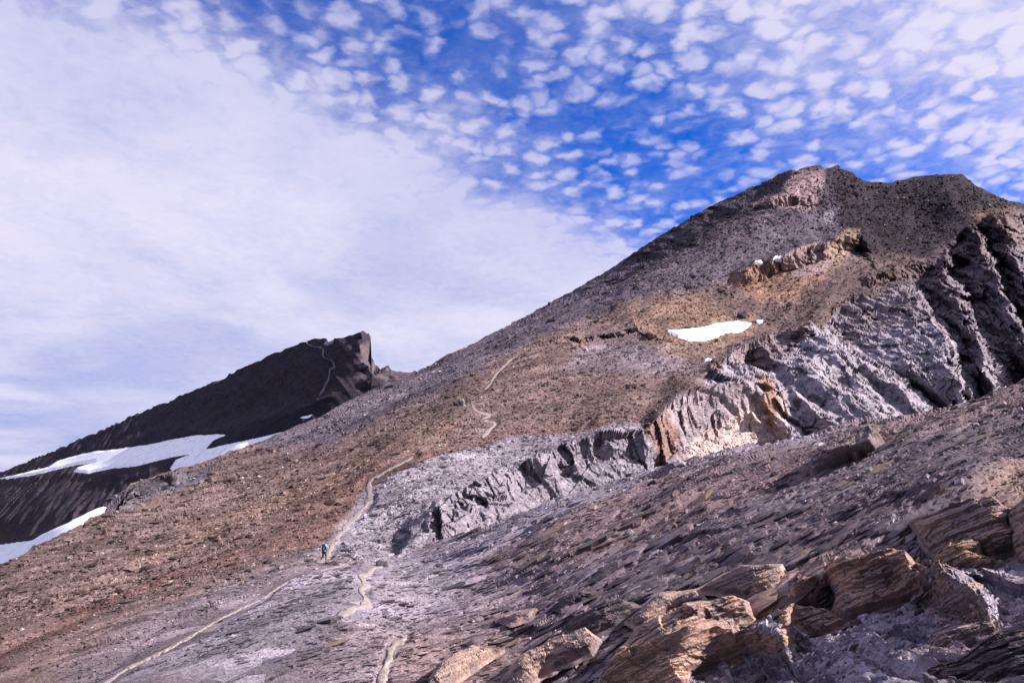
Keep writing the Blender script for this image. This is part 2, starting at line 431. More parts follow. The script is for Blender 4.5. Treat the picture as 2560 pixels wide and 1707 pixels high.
Z_FORE = [
    ([(900, 1410), (1200, 1300), (1400, 1215), (1750, 1120), (2040, 1070), (2060, 1125), (1700, 1215), (1300, 1385), (1020, 1560), (820, 1650), (650, 1807), (200, 1807), (640, 1560)], (.275, .255, .285), 30, 1),
    ([(1650, 1185), (2000, 1110), (2100, 1090), (2600, 960), (2600, 1040), (2100, 1150), (1900, 1230), (1600, 1340), (1200, 1430), (1200, 1390)], (.235, .168, .150), 22, .8),
    ([(1500, 1400), (2000, 1220), (2600, 1060), (2600, 1230), (2250, 1320), (1950, 1410), (1500, 1540)], (.172, .142, .150), 30, .8),
    ([(1000, 1620), (1400, 1560), (1500, 1600), (1300, 1707), (900, 1740)], (.30, .225, .20), 30, .7),
    ([(1560, 1560), (1700, 1500), (1950, 1480), (2060, 1560), (1900, 1640), (1700, 1740), (1450, 1740)], (.37, .24, .15), 18, .8),
    ([(1450, 1760), (1560, 1560), (1750, 1480), (1850, 1405), (2060, 1380), (2300, 1370), (2400, 1240), (2600, 1130), (2700, 1130), (2700, 1450), (2400, 1480), (2320, 1560), (2060, 1570), (1900, 1650), (1700, 1760)], (.36, .255, .175), 14, .75),
    ([(1660, 1720), (1780, 1660), (1850, 1610), (2080, 1540), (2200, 1520), (2600, 1440), (2600, 1560), (2350, 1700), (2350, 1900), (1600, 1900)], (.35, .325, .35), 12, 1),
    ([(2360, 1570), (2500, 1570), (2560, 1620), (2560, 1680), (2300, 1690), (2380, 1620)], (.33, .24, .21), 10, .9),
    ([(2250, 1500), (2420, 1490), (2500, 1560), (2440, 1590), (2380, 1560)], (.42, .26, .12), 10, .7),
]
GREYJ = [(1640, 1760), (1780, 1660), (1850, 1610), (2080, 1540), (2200, 1520), (2300, 1460), (2700, 1400), (2700, 1900), (1600, 1900)]


def ledges(u, v, lu, lv, seed, away=False):
    """rows of lens shaped ledges, each swelling to an edge that breaks off sharply"""
    z = np.zeros_like(u)
    w = v / lv + 1.1 * vnoise(np.stack([u / (lu * 2.5), v / (lv * 7), z + seed], -1)) + .25 * vnoise(np.stack([u / (lu * .6), v / (lv * 2), z + seed + 9], -1))
    k = np.floor(w); f = w - k
    R = _R[(k.astype(np.int64) * 11 + seed) & 127, seed & 127, 2]
    pr = ss(vnoise(np.stack([u / lu + k * 7.31, k * 3.7 + seed, z], -1)) , -.15, .45)
    pr = pr * (.35 + .65 * R)
    return pr * ((f ** 1.3) if away else (1 - f) ** 1.3) * (1 if away else ss(f, 0, .20)) * (ss(1 - f, 0, .12) if away else 1), R


def stripes(P, lam, seed, N=None):
    """random ledge profile across the beds: each bed stands proud or back"""
    bcoord = P @ (NM if N is None else N) + 0.35 * lam * fbm(P / (lam * 6) + seed, 2)
    k = bcoord / lam; i = np.floor(k).astype(np.int64); f = k - i
    r = _R[(i * 13 + seed) & 127, seed & 127, 0]; r2 = _R[((i + 1) * 13 + seed) & 127, seed & 127, 0]
    return r + (r2 - r) * ss(f, 0.80, 1.0), r


def vary(c, P, D, rid, amt=0.35, l0=3.0):
    g = np.random.default_rng(1).random(D.shape).astype(np.float32)
    c = c * (0.72 + 0.56 * g)[..., None]
    v = 1 + amt * (rid - 0.5)[..., None] * 1.6
    v = v * (1 + 0.22 * fbm(frame(P, l0 * 3, l0, l0), 3))[..., None]
    return np.clip(c * v, 0.01, 0.9)


G = 'snow patches left on the mountain'
SN = [
    ('f', [(0, 1196), (41, 1187), (119, 1168), (143, 1152), (204, 1135), (235, 1129), (289, 1123), (367, 1113), (418, 1101), (493, 1090), (544, 1086), (562, 1088), (534, 1101), (513, 1123), (500, 1128), (478, 1134), (432, 1142), (347, 1163), (289, 1168), (221, 1183), (184, 1178), (196, 1168), (238, 1154), (163, 1168), (110, 1180), (68, 1189), (20, 1196)],
     1.2, 'long snowfield below the dark far peak, its tip pointing left'),
    ('f', [(478, 1136), (514, 1124), (578, 1111), (646, 1094), (704, 1080), (720, 1090), (650, 1140), (530, 1180), (440, 1190), (426, 1170), (442, 1150)], 1.2, 'snow tongue ending at the crest of the brown slope, right of the long snowfield'),
    ('f', [(-60, 1372), (0, 1361), (60, 1354), (82, 1349), (102, 1337), (170, 1307), (238, 1274), (262, 1266), (290, 1290), (120, 1400), (-60, 1490)], 1.2, 'white snow tongue at the left edge of the picture beside the brown slope'),
    ('m', [(1668, 829), (1720, 828), (1760, 822), (1812, 808), (1842, 799), (1877, 803), (1874, 812), (1856, 828), (1840, 834), (1815, 835), (1792, 845), (1760, 858), (1722, 862), (1700, 850)], .9, 'bright white snow patch in the ochre hollow below the summit'),
    ('m', [(1892, 796), (1900, 793), (1908, 794), (1904, 799), (1895, 800)], .25, 'tiny snow patch just right of the bright hollow snow'),
    ('m', [(1760, 908), (1768, 905), (1776, 907), (1772, 911), (1762, 911)], .25, 'tiny snow scrap below the bright hollow snow'),
    ('m', [(1886, 659), (1900, 657), (1900, 661), (1888, 662)], .25, 'small thin snow scrap high on the grey scree, left one'),
    ('m', [(1936, 651), (1946, 650), (1948, 655), (1939, 656)], .25, 'small snow scrap just above the orange rock band'),
    ('f', [(752, 1044), (770, 1040), (782, 1037), (778, 1043), (760, 1046)], .6, 'thin snow sliver in the black shade under the far peak'),
]


def snow_flat(px, py, which):
    m = np.zeros(px.shape, np.float32)
    for L, poly, hgt, lab in SN:
        if L == which: m = np.maximum(m, polymask(px, py, poly, 8))
    return np.clip(m * 2.2, 0, 1)


class Main:
    def depth(self, px, py):
        i0 = f_main.inv(px, py); i1 = f_main.inv(px, py + 4)
        D = 1 / i0; slope = np.clip((D - 1 / i1) / 4, 0.02, 1.5)
        P = ray(px, py) * D[..., None]
        nz = fbm(P / 9.0, 3)
        face = np.zeros(px.shape, np.float32)
        # the summit's left flank turns away from the viewer
        sk = np.interp(px, SKY_MAIN[:, 0], SKY_MAIN[:, 1])
        e = (py - sk) / np.interp(px, [1250, 1400, 1600, 1800, 1960, 2000], [1, 22, 62, 58, 30, 1])
        on = np.minimum(ss(px, 1250, 1400), 1 - ss(px, 1930, 2010))
        D = D + on * 170 * np.clip(1 - e - 0.25 * nz, 0, 1.2) ** 1.15
        D = D * (1 + .05 * ss(py - np.interp(px, SKY_FORE[:, 0], SKY_FORE[:, 1]), 2, 40))
        for ln, wu, wd, fac, jit in STEPS:
            D, f = stepcliff(px, py, D, slope, ln, wu, wd, fac, nz * jit)
            face = np.maximum(face, f)
        D, z = ribs(px, py, D, P)
        slab = polymask(px, py, [(1760, 950), (1900, 880), (2060, 800), (2330, 1060), (2200, 1100), (1960, 1120)], 20)
        # diagonal rolling ridges on the grey slab
        a1 = (px - 1800) * 0.62 - (py - 950) * 0.78; a2 = (px - 1800) * 0.78 + (py - 950) * 0.62
        q = 1 - 2 * np.abs(vnoise(np.stack([a1 / 48 + .4 * nz, a2 / 260, a1 * 0 + 2.5], -1)))
        q2 = 1 - 2 * np.abs(vnoise(np.stack([a1 / 20 + .5 * nz, a2 / 110, a1 * 0 + 7.5], -1)))
        D = D - slab * (1 - z) * (9.0 * q + 3.5 * q2) + 3 * slab
        # hollows
        for cx, cy, rx, ry, a in ((1165, 1275, 46, 20, 2.5), (2020, 1085, 26, 30, 7)):
            r = ((px - cx) / rx) ** 2 + ((py - cy) / ry) ** 2 + nz * 2.6
            D = D + a * (1 - ss(r, 0.4, 1.1))
        crum = polymask(px + 14 * nz, py + 10 * nz, [(990, 1400), (1035, 1290), (1200, 1205), (1350, 1140), (1560, 1085), (1690, 1130), (1760, 1220), (1000, 1440)], 10)
        cf = np.maximum(np.maximum(face, z * 0.9), np.maximum(slab * 0.9, crum * .5))
        return D, cf, P
    def full(self, px, py, detail=True):
        D, cf, P0 = self.depth(px, py)
        d = ray(px, py); P = d * D[..., None]
        n = f_normal(f_main, px, py)
        dn = -d / np.linalg.norm(d, axis=-1, keepdims=True)
        n = n * (1 - cf * 0.7)[..., None] + dn * (0.25 + 0.7 * cf)[..., None]
        n /= np.linalg.norm(n, axis=-1, keepdims=True)
        pf = path_flat(px, py)
        scree = 1 - cf
        fp = D * 2.5 / F
        low = rough(P, D, n, 0.07, (40, 20, 10), (2.0, 1.2, 1.0))
        h = rough(P, D, n, 0.11, (6, 3, 1.6), (2.6, 1.0, 1.0)) * (1 + cf)
        sk = np.interp(px, SKY_MAIN[:, 0], SKY_MAIN[:, 1]); low = low * (.12 + .88 * ss(py - sk, 0, 90)); h = h * (.4 + .6 * ss(py - sk, 0, 30))
        u = P @ TM; v = P @ BM
        for k, (lu, lv, a) in enumerate(((26, 9, .9), (11, 4.2, .45), (5, 2.0, .22))):
            lg, _r = ledges(u, v, lu, lv, 5 + k, True)
            h += scree * ss(lv / fp, 10, 20) * a * lg
        rid = np.zeros(px.shape, np.float32) + .5
        for k, (l, a) in enumerate(((7.0, .07), (3.0, .13), (1.4, .14))):
            w = ss(l / fp, 4.0, 8.0) * (1 - ss(l / fp, 30, 70)) * scree
            pl, r = plates(u / (l * 2.4) + 0.2 * vnoise(P / l), v / l, k + 2)
            on = ss(vnoise(P / (l * 4) + 3.3 * k), -0.5, 0.3)
            h += w * on * a * l * (pl - .45)
            rid = rid * (1 - w * .7) + r * w * .7
        # cliffs: flutes running down the face
        mid = polymask(px, py, [(1610, 1070), (1690, 985), (1850, 955), (1930, 965), (1960, 1110), (1700, 1170), (1640, 1130)], 10)
        if (cf > 0).any():
            for l, a in ((16, .18), (7, .22), (3.2, .26), (1.6, .26)):
                w = ss(l / fp, 2, 4) * cf
                q = vnoise(P / (l * 1.5) + 8)
                h += w * a * l * (.6 - 1.6 * np.abs(vnoise(np.stack([P[..., 0] / l + P[..., 2] / (l * 2.6) + .5 * q, P[..., 1] / (l * 3), P[..., 2] / (l * 3.0)], -1) + 4)))
            cm_ = cf > .02
            Pc = P[cm_] * np.array((1, .8, .55)) + .6 * vnoise(P[cm_] / 5)[..., None]; fc = fp[cm_]
            add = 0; rid_c = rid[cm_]
            for l, a in ((18, .20), (9, .32), (4.0, .44), (1.9, .46), (.95, .42)):
                fh, fr_ = facets(Pc / l, int(l * 10)); wf = ss(l / fc, 2, 5)
                add = add + a * l * fh * wf; rid_c = rid_c * (1 - .5 * wf) + fr_ * .5 * wf
            h[cm_] += cf[cm_] * add * (1 - .45 * mid[cm_]); rid[cm_] = rid_c
            for lam, a in ((6.0, .30), (2.2, .28)):
                bc = P @ np.array((-.25, .2, .95)) + lam * .5 * vnoise(P / (lam * 4) + 2)
                kk = bc / lam; ii = np.floor(kk).astype(np.int64)
                r_ = _R[(ii * 13) & 127, 9, 0]; r2_ = _R[((ii + 1) * 13) & 127, 9, 0]
                h += cf * a * lam * ((r_ + (r2_ - r_) * ss(kk - ii, .75, 1.0)) - .5) * ss(lam / fp, 2, 4)
        self.low = low
        h = low + h * (1 - pf * 0.93) * (1 - snow_flat(px, py, 'm'))
        P = P + n * h[..., None]
        return P, n, cf, rid, D, pf
    def colour(self, px, py, P, cf, rid, D, pf):
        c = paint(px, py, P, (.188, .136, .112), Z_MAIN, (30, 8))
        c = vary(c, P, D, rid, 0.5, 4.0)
        fp = D * 2.5 / F
        # scattered pale stones
        s = vnoise(P / (fp * 2.2)[..., None].clip(0.25, 2) + 77)
        m = ss(s, .90, .97) * (1 - pf) * 0.6
        c = c * (1 - m[..., None]) + np.array((.38, .35, .36)) * m[..., None]
        return c


class Fore:
    def depth(self, px, py):
        i1 = f_main.inv(px, py); i3 = f_fore.inv(px, py)
        w = ss(px, 820, 1080)
        inv = i1 * (1 - w) + i3 * w
        D = 1 / inv
        P = ray(px, py) * D[..., None]
        sk = np.interp(px, SKY_FORE[:, 0], SKY_FORE[:, 1])
        # the crest of the near slope rolls over, away from the viewer
        e = py - sk
        D = D * (1 + 0.10 * ss(px, 1000, 1250) * np.clip(1 - e / 22, 0, 2) ** 2)
        for ln, wu, wd, fac, jit in FSTEPS:
            L = np.array(ln, float)
            nz = fbm(P / 2.5, 3) if wd else 0
            sl_ = np.clip(D * D * 0.00002 * 1.4, 0.02, 0.3)
            D, f = stepcliff(px, py, D, sl_, ln, wu, wd, fac, nz * jit)
        return D, w, P
    def full(self, px, py, detail=True):
        D, w, _ = self.depth(px, py)
        d = ray(px, py); P = d * D[..., None]
        n1 = f_normal(f_main, px, py); n3 = f_normal(f_fore, px, py)
        n = n1 * (1 - w)[..., None] + n3 * w[..., None]
        dn = -d / np.linalg.norm(d, axis=-1, keepdims=True)
        n = n + dn * 0.25; n /= np.linalg.norm(n, axis=-1, keepdims=True)
        pf = path_flat(px, py)
        fp = D * 2.5 / F
        ww = 1 - w
        gj = polymask(px + 12 * vnoise(P / 2), py + 12 * vnoise(P / 2 + 9), GREYJ, 10)
        # near the seam with the main slope use its relief so that the two meet
        low = rough(P, D, n, 0.07, (40, 20, 10), (2.0, 1.2, 1.0)) * ww
        hm = rough(P, D, n, 0.11, (6, 3, 1.6), (2.6, 1.0, 1.0))
        um = P @ TM; vm_ = P @ BM; u = P @ TF; v = P @ BF
        rid = np.zeros(px.shape, np.float32) + .5
        for k, (l, a) in enumerate(((7.0, .07), (3.0, .13), (1.4, .14))):
            wk = ss(l / fp, 4.0, 8.0) * (1 - ss(l / fp, 30, 70))
            pl, r = plates(um / (l * 2.4) + 0.2 * vnoise(P / l), vm_ / l, k + 2)
            on = ss(vnoise(P / (l * 4) + 3.3 * k), -0.5, 0.3)
            hm += wk * on * a * l * (pl - .45)
            rid = rid * (1 - wk * .7) + r * wk * .7
        for k, (lu, lv, a) in enumerate(((26, 9, .9), (11, 4.2, .45), (5, 2.0, .22))):
            lg, _r = ledges(um, vm_, lu, lv, 5 + k, True)
            hm += ss(lv / fp, 10, 20) * a * lg
        FRF = (TF, BF, NF)
        low += w * rough(P, D, n, 0.06, (12, 6), (2.2, 1.2, 1.0), fr=FRF)
        hf = rough(P, D, n, 0.09, (3, 1.5, .75, .4), (2.8, 1.0, 1.0), 3.5, FRF)
        rf = np.zeros(px.shape, np.float32) + .5
        for k, (l, a) in enumerate(((6.0, .06), (2.6, .08), (1.2, .08), (.6, .08), (.3, .08))):
            wk = ss(l / fp, 5.0, 10.0) * (1 - ss(l / fp, 60, 120))
            pl, r = plates(u / (l * 1.9) + 0.2 * vnoise(P / l), v / l, k + 2)
            on = ss(vnoise(P / (l * 4) + 3.3 * k), -0.5, 0.3)
            hf += wk * ss(l / fp, 14, 30) * on * a * l * (pl - .45) * (1 - gj)
            rf = rf * (1 - wk * .6) + r * wk * .6
        for k, (lu, lv, a) in enumerate(((14, 10, .95), (6, 4.5, .62), (3.0, 2.0, .34), (1.4, .9, .16), (.6, .45, .08))):
            lg, r_ = ledges(u, v, lu, lv, 15 + k)
            wk = ss(lv / fp, 16, 36)
            hf += wk * a * (lg - .18) * (1 - .7 * gj)
            rf = rf * (1 - .35 * wk) + r_ * .35 * wk
        # beds in the near rock
        for lam, a, sd_ in ((1.3, .22, 4), (.45, .20, 8), (.16, .18, 12)):
            st, r0 = stripes(P, lam, sd_, NF)
            wk = ss(lam / fp, 1.5, 4)
            hf += wk * a * lam * (st - .5) * (1 - .4 * gj)
            rf = rf * (1 - .25 * wk) + r0 * .25 * wk
        if (gj > 0).any():
            for l, a in ((1.6, .16), (.7, .20), (.33, .20)):
                pl, r = plates(u / l + .4 * vnoise(P / l * 2), v / l + (P @ NF) / l, int(l * 100))
                hf += gj * a * l * pl * ss(l / fp, 14, 30) * .6
                rf = rf * (1 - gj * .5) + r * gj * .5
            hf += gj * rough(P, D, n, .14, (1.8, .9, .45), (1, 1, 1))
            gm = gj > .02
            for l, a in ((1.5, .34), (.7, .36), (.33, .34)):
                fh, fr_ = facets(P[gm] * np.array((1, .18, 1.3)) / l, int(l * 100)); hf[gm] += gj[gm] * a * l * fh; rf[gm] = rf[gm] * .5 + fr_ * .5
        h = hm * ww + hf * w
        rid = rid * ww + rf * w
        self.low = low
        h = low + h * (1 - pf * 0.93)
        P = P + n * h[..., None]
        return P, n, gj, rid, D, pf
    def colour(self, px, py, P, cf, rid, D, pf):
        w = ss(px, 820, 1080)
        cm = paint(px, py, P, (.188, .136, .112), Z_MAIN, (30, 8))
        c3 = paint(px, py, P, (.232, .190, .195), Z_FORE, (6, 2))
        keep = polymask(px, py, Z_FORE[0][0], 30)
        w = np.maximum(w, keep)
        c = cm * (1 - w)[..., None] + c3 * w[..., None]
        c = vary(c, P, D, rid, 0.75, 2.0)
        s = vnoise(P / 0.35 + 77)
        m = ss(s, .90, .96) * (1 - pf) * 0.6
        c = c * (1 - m[..., None]) + np.array((.38, .35, .36)) * m[..., None]
        return c


FSTEPS = [
    ([(1150, 1640), (1300, 1585), (1440, 1545), (1560, 1500), (1700, 1450), (1800, 1430)], 30, 22, 2.0, 6),
    ([(900, 1707), (1100, 1640), (1250, 1600)], 25, 16, 1.5, 6),
    ([(1300, 1760), (1500, 1690), (1640, 1620), (1800, 1590), (1950, 1600), (2000, 1640)], 40, 60, 2.0, 10),
    ([(1950, 1400), (2100, 1330), (2300, 1270), (2450, 1230)], 40, 22, 2.5, 6),
    ([(2150, 1330), (2290, 1290), (2420, 1250), (2560, 1200), (2760, 1100)], 30, 20, 2.0, 6),
    ([(1950, 1500), (2100, 1400), (2260, 1390), (2400, 1480), (2520, 1560)], 50, 80, 1.6, 10),
    ([(1550, 1400), (1700, 1340), (1850, 1300), (2000, 1240)], 20, 10, 2.0, 4),
    ([(1750, 1230), (1950, 1170), (2150, 1130), (2350, 1080)], 20, 10, 1.6, 4),
    ([(1600, 1330), (1750, 1290), (1950, 1240)], 16, 9, 1.6, 4),
    ([(2000, 1290), (2200, 1220), (2400, 1160), (2600, 1110)], 25, 13, 2.0, 4),
    ([(1100, 1560), (1250, 1510), (1400, 1470)], 16, 9, 1.4, 4),
]


def f_normal(f, px, py):
    e = 3.0
    a = ray(px, py) / f.inv(px, py)[..., None]
    bx = ray(px + e, py) / f.inv(px + e, py)[..., None] - a
    by = ray(px, py + e) / f.inv(px, py + e)[..., None] - a
    n = np.cross(by, bx)
    n /= np.linalg.norm(n, axis=-1, keepdims=True)
    s = np.sign((n * -a).sum(-1)); s[s == 0] = 1
    return n * s[..., None]


class Far:
    def depth(self, px, py):
        D = 1 / f_far.inv(px, py)
        P = ray(px, py) * D[..., None]
        nz = fbm(P / 18.0, 3)
        # right edge breaks off in a cliff
        edge = np.interp(py, [830, 850, 866, 896, 907, 930], [924, 927, 924, 927, 938, 950])
        D = D + 45 * np.clip((px - edge + 22 + 6 * nz) / 22, 0, 1) * (1 - ss(py, 915, 940))
        # far crest behind the notch
        m = polymask(px, py, [(775, 850), (800, 845), (825, 842), (822, 856), (795, 862)], 4)
        for ln, wu, wd in (([(880, 960), (940, 935), (975, 918), (1030, 925), (1080, 930)], 12, 22), ([(300, 1100), (430, 1085), (560, 1075), (700, 1040), (860, 985)], 30, 12), ([(0, 1205), (140, 1180), (330, 1190), (500, 1130)], 30, 14)):
            D, f = stepcliff(px, py, D, np.clip(D * 0.0011, .2, 2), ln, wu, wd, .8, nz * 4)
        return D, m, P
    def full(self, px, py, detail=True):
        D, cf, _ = self.depth(px, py)
        d = ray(px, py); P = d * D[..., None]
        n = f_normal(f_far, px, py)
        dn = -d / np.linalg.norm(d, axis=-1, keepdims=True)
        n = n + dn * .3; n /= np.linalg.norm(n, axis=-1, keepdims=True)
        h = rough(P, D, n, .05, (30, 14, 7, 3.5), (2.2, 1, 1)) * (.2 + .8 * ss(py - np.interp(px, SKY_FAR[:, 0], SKY_FAR[:, 1]), 0, 40))
        # gullies running down the dark face
        g = np.stack([(P[..., 0] + 0.9 * P[..., 2]) / 9, P[..., 1] / 60, P[..., 2] / 60], -1)
        h += 1.1 * (1 - 2 * np.abs(vnoise(g))) + .8 * vnoise(g * 2.1)
        ed = ss(px, 880, 915) * (1 - ss(py, 960, 1000))
        st, r0 = stripes(P, 5, 6)
        h += ed * 4 * (st - .5) + ed * rough(P, D, n, .2, (9, 4), (1, 1, 1))
        h = h * (1 - snow_flat(px, py, 'f'))
        P = P + n * h[..., None]
        return P, n, cf, .5 + .5 * vnoise(P / 2.5), D, np.zeros(px.shape, np.float32)
    def colour(self, px, py, P, cf, rid, D, pf):
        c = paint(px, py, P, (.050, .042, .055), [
            ([(880, 950), (960, 905), (1100, 915), (1100, 990), (985, 1000), (960, 950)], (.13, .105, .11), 6, .9),
            ([(905, 855), (935, 860), (955, 920), (930, 935), (905, 915)], (.14, .11, .115), 6, .9), ([(912, 868), (926, 866), (930, 900), (946, 926), (925, 928), (910, 905)], (.13, .11, .115), 3, .9),
            ([(795, 862), (810, 838), (830, 838), (826, 858)], (.45, .40, .42), 2, 1),  # sunlit rock behind the notch, its brightness painted into the colour
            ([(-300, 1350), (100, 1330), (330, 1260), (250, 1330), (0, 1450), (-300, 1500)], (.085, .065, .066), 25, .9),
            ([(0, 1200), (90, 1180), (200, 1170), (380, 1150), (420, 1170), (150, 1215), (0, 1240)], (.070, .055, .060), 12, .9),
            ([(100, 1345), (200, 1310), (300, 1270), (270, 1320), (160, 1370)], (.13, .11, .115), 8, .8),
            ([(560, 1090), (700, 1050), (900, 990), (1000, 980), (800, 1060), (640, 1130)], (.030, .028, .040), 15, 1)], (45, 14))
        return vary(c, P, D, rid, .3, 12)


SKY_MAIN = np.array([(-320, 1590), (-100, 1460), (0, 1411), (85, 1374), (146, 1347), (218, 1313), (236, 1299), (268, 1262), (285, 1240), (310, 1230), (330, 1213), (375, 1193), (425, 1177), (500, 1162), (600, 1134), (648, 1111), (700, 1082),
                     (800, 1042), (900, 990), (960, 962), (1045, 928), (1120, 888), (1200, 850), (1300, 800), (1350, 770), (1430, 728), (1500, 688), (1560, 650), (1620, 608),
                     (1700, 560), (1750, 530), (1800, 505), (1850, 482), (1900, 460), (1930, 445), (1960, 430), (1980, 424), (1990, 428), (2010, 420), (2036, 413), (2050, 413), (2062, 422), (2075, 420),
                     (2090, 412), (2096, 412), (2102, 422), (2118, 428), (2132, 431), (2140, 440), (2160, 452), (2180, 456), (2220, 458), (2260, 449), (2300, 441), (2340, 437), (2380, 437), (2405, 436),
                     (2425, 452), (2440, 466), (2480, 485), (2520, 502), (2560, 508), (2700, 560), (2880, 640)], float)
SKY_FORE = np.array([(-320, 1640), (0, 1600), (400, 1530), (700, 1450), (880, 1412), (940, 1384), (1000, 1370), (1100, 1343), (1200, 1316), (1300, 1275), (1400, 1232), (1500, 1205), (1600, 1176), (1700, 1152),
                     (1850, 1118), (1960, 1102), (2040, 1092), (2110, 1062), (2180, 1054), (2300, 1045), (2350, 1028), (2450, 1010), (2560, 982), (2700, 950), (2880, 910)], float)
SKY_FAR = np.array([(-320, 1300), (0, 1182), (150, 1120), (300, 1055), (400, 1012), (500, 972), (600, 925), (700, 878), (766, 854), (790, 846), (807, 842), (816, 845), (820, 853), (835, 851), (863, 843),
                    (885, 837), (899, 834), (915, 835), (921, 834), (925, 840), (927, 852), (926, 866), (928, 880), (929, 896), (936, 905), (943, 918), (950, 924), (970, 917), (977, 925), (1000, 924), (1023, 924), (1038, 923), (1052, 932), (1120, 935)], float)
LM, LF, LP = Main(), Fore(), Far()


def mesh_from_grid(name, P, col, mat, smooth=False, keep=None):
    R, Cn = P.shape[:2]
    idx = np.arange(R * Cn).reshape(R, Cn)
    q = np.stack([idx[:-1, :-1], idx[1:, :-1], idx[1:, 1:], idx[:-1, 1:]], -1).reshape(-1, 4)
    if keep is not None:
        k = keep.reshape(-1)
        q = q[k[q].any(1)]
        used = np.unique(q); remap = np.full(R * Cn, -1); remap[used] = np.arange(len(used))
        q = remap[q]; V = P.reshape(-1, 3)[used]; C_ = None if col is None else col.reshape(-1, 3)[used]
    else:
        V = P.reshape(-1, 3); C_ = None if col is None else col.reshape(-1, 3)
    return raw_mesh(name, V, q, C_, mat, smooth)


def raw_mesh(name, V, q, C_, mat, smooth=False):
    me = bpy.data.meshes.new(name)
    nv, nf, k = len(V), len(q), q.shape[1]
    me.vertices.add(nv); me.vertices.foreach_set('co', np.ascontiguousarray(V, np.float32).ravel())
    me.loops.add(nf * k); me.loops.foreach_set('vertex_index', np.ascontiguousarray(q, np.int32).ravel())
    me.polygons.add(nf); me.polygons.foreach_set('loop_start', np.arange(nf, dtype=np.int32) * k)
    me.polygons.foreach_set('use_smooth', np.full(nf, smooth))
    me.update(calc_edges=True)
    if C_ is not None:
        a = me.color_attributes.new('Col', 'FLOAT_COLOR', 'POINT')
        a.data.foreach_set('color', np.concatenate([C_, np.ones((nv, 1))], 1).astype(np.float32).ravel())
    me.materials.append(mat)
    o = bpy.data.objects.new(name, me); COL.objects.link(o)
    return o


def tag(o, label=None, cat=None, group=None, kind=None):
    if label: o['label'] = label
    if cat: o['category'] = cat
    if group: o['group'] = group
    if cat or kind: o['kind'] = kind or 'thing'
    return o


# ------------------------------------------------------------------ materials
def rock_mat(name, base=None, scale=1.0, bump=0.6, dist=0.05, var=0.5, aniso=(0.35, 1, 1.6), rough_=0.9):
    m = bpy.data.materials.new(name); m.use_nodes = True
    t = m.node_tree; t.nodes.clear(); k = NB(t)
    tc = k.n('ShaderNodeTexCoord').outputs['Object']
    if base is None: col = k.n('ShaderNodeAttribute', attribute_name='Col').outputs['Color']
    else: col = k.n('ShaderNodeRGB').outputs[0]; col.default_value = (*base, 1)
    rot = k.n('ShaderNodeMapping', vector_type='TEXTURE', ins={'Rotation': (0, math.radians(-23), math.radians(-8))}); t.links.new(tc, rot.inputs[0])
    v = k.vm('MULTIPLY', rot.outputs[0], aniso)
    n1 = k.noise(v, 2.2 * scale, 5, .65)
    n2 = k.noise(v, 9.0 * scale, 4, .7)
    f = k.m('ADD', k.m('MULTIPLY', n1, .6), k.m('MULTIPLY', n2, .4))
    mul = k.ss(f, .30, .70, 1 - var, 1 + var)
    mc = k.n('ShaderNodeCombineColor', ins={0: mul, 1: mul, 2: mul}).outputs[0]
    c2 = k.mix(1.0, col, mc, blend='MULTIPLY')
    vo_ = k.n('ShaderNodeTexVoronoi', ins={'Vector': v, 'Scale': 4.0 * scale}).outputs['Distance']
    hgt = k.m('ADD', k.m('ADD', n1, k.m('MULTIPLY', n2, .5)), k.m('MULTIPLY', vo_, .5))
    bp = k.n('ShaderNodeBump', ins={'Strength': bump, 'Distance': dist, 'Height': hgt})
    bs = k.n('ShaderNodeBsdfPrincipled', ins={'Base Color': c2, 'Roughness': rough_, 'Normal': bp.outputs[0]})
    bs.inputs['Specular IOR Level'].default_value = 0.04
    k.n('ShaderNodeOutputMaterial', ins={0: bs.outputs[0]})
    return m


M_main = rock_mat('scree_rock', scale=.35, dist=.5, bump=.8, var=.45)
M_fore = rock_mat('shale_rock', scale=1.5, dist=.12, bump=.8, var=.4)
M_far = rock_mat('dark_scree', scale=.12, dist=1.0, bump=.6, var=.3)
M_out = rock_mat('weathered_rock', scale=2.0, dist=.10, bump=.8, var=.35)


def snow_mat():
    m = bpy.data.materials.new('old_snow'); m.use_nodes = True
    t = m.node_tree; t.nodes.clear(); k = NB(t)
    tc = k.n('ShaderNodeTexCoord').outputs['Object']
    n1 = k.noise(k.vm('MULTIPLY', tc, (.25, .5, 1)), .9, 6, .65)
    n2 = k.noise(tc, .22, 4, .6)
    c = k.mix(k.ss(n1, .45, .75), (.90, .90, .93, 1), (.70, .68, .70, 1))
    c = k.mix(k.ss(n2, .48, .72, 0, .75), c, (.55, .50, .50, 1))
    bp = k.n('ShaderNodeBump', ins={'Strength': .5, 'Distance': .4, 'Height': n1})
    bs = k.n('ShaderNodeBsdfPrincipled', ins={'Base Color': c, 'Roughness': .7, 'Normal': bp.outputs[0]})
    k.n('ShaderNodeOutputMaterial', ins={0: bs.outputs[0]})
    return m


M_snow = snow_mat()
M_path = rock_mat('trodden_gravel', base=(.205, .172, .170), scale=1.0, dist=.08, bump=.9, var=.45, aniso=(1, 1, 1))
M_path2 = rock_mat('faint_gravel', base=(.19, .162, .158), scale=1.0, dist=.08, bump=.9, var=.5, aniso=(1, 1, 1))
M_pathfar = rock_mat('far_gravel', base=(.15, .14, .17), scale=.5, dist=.05, bump=.3, var=.2, aniso=(1, 1, 1))


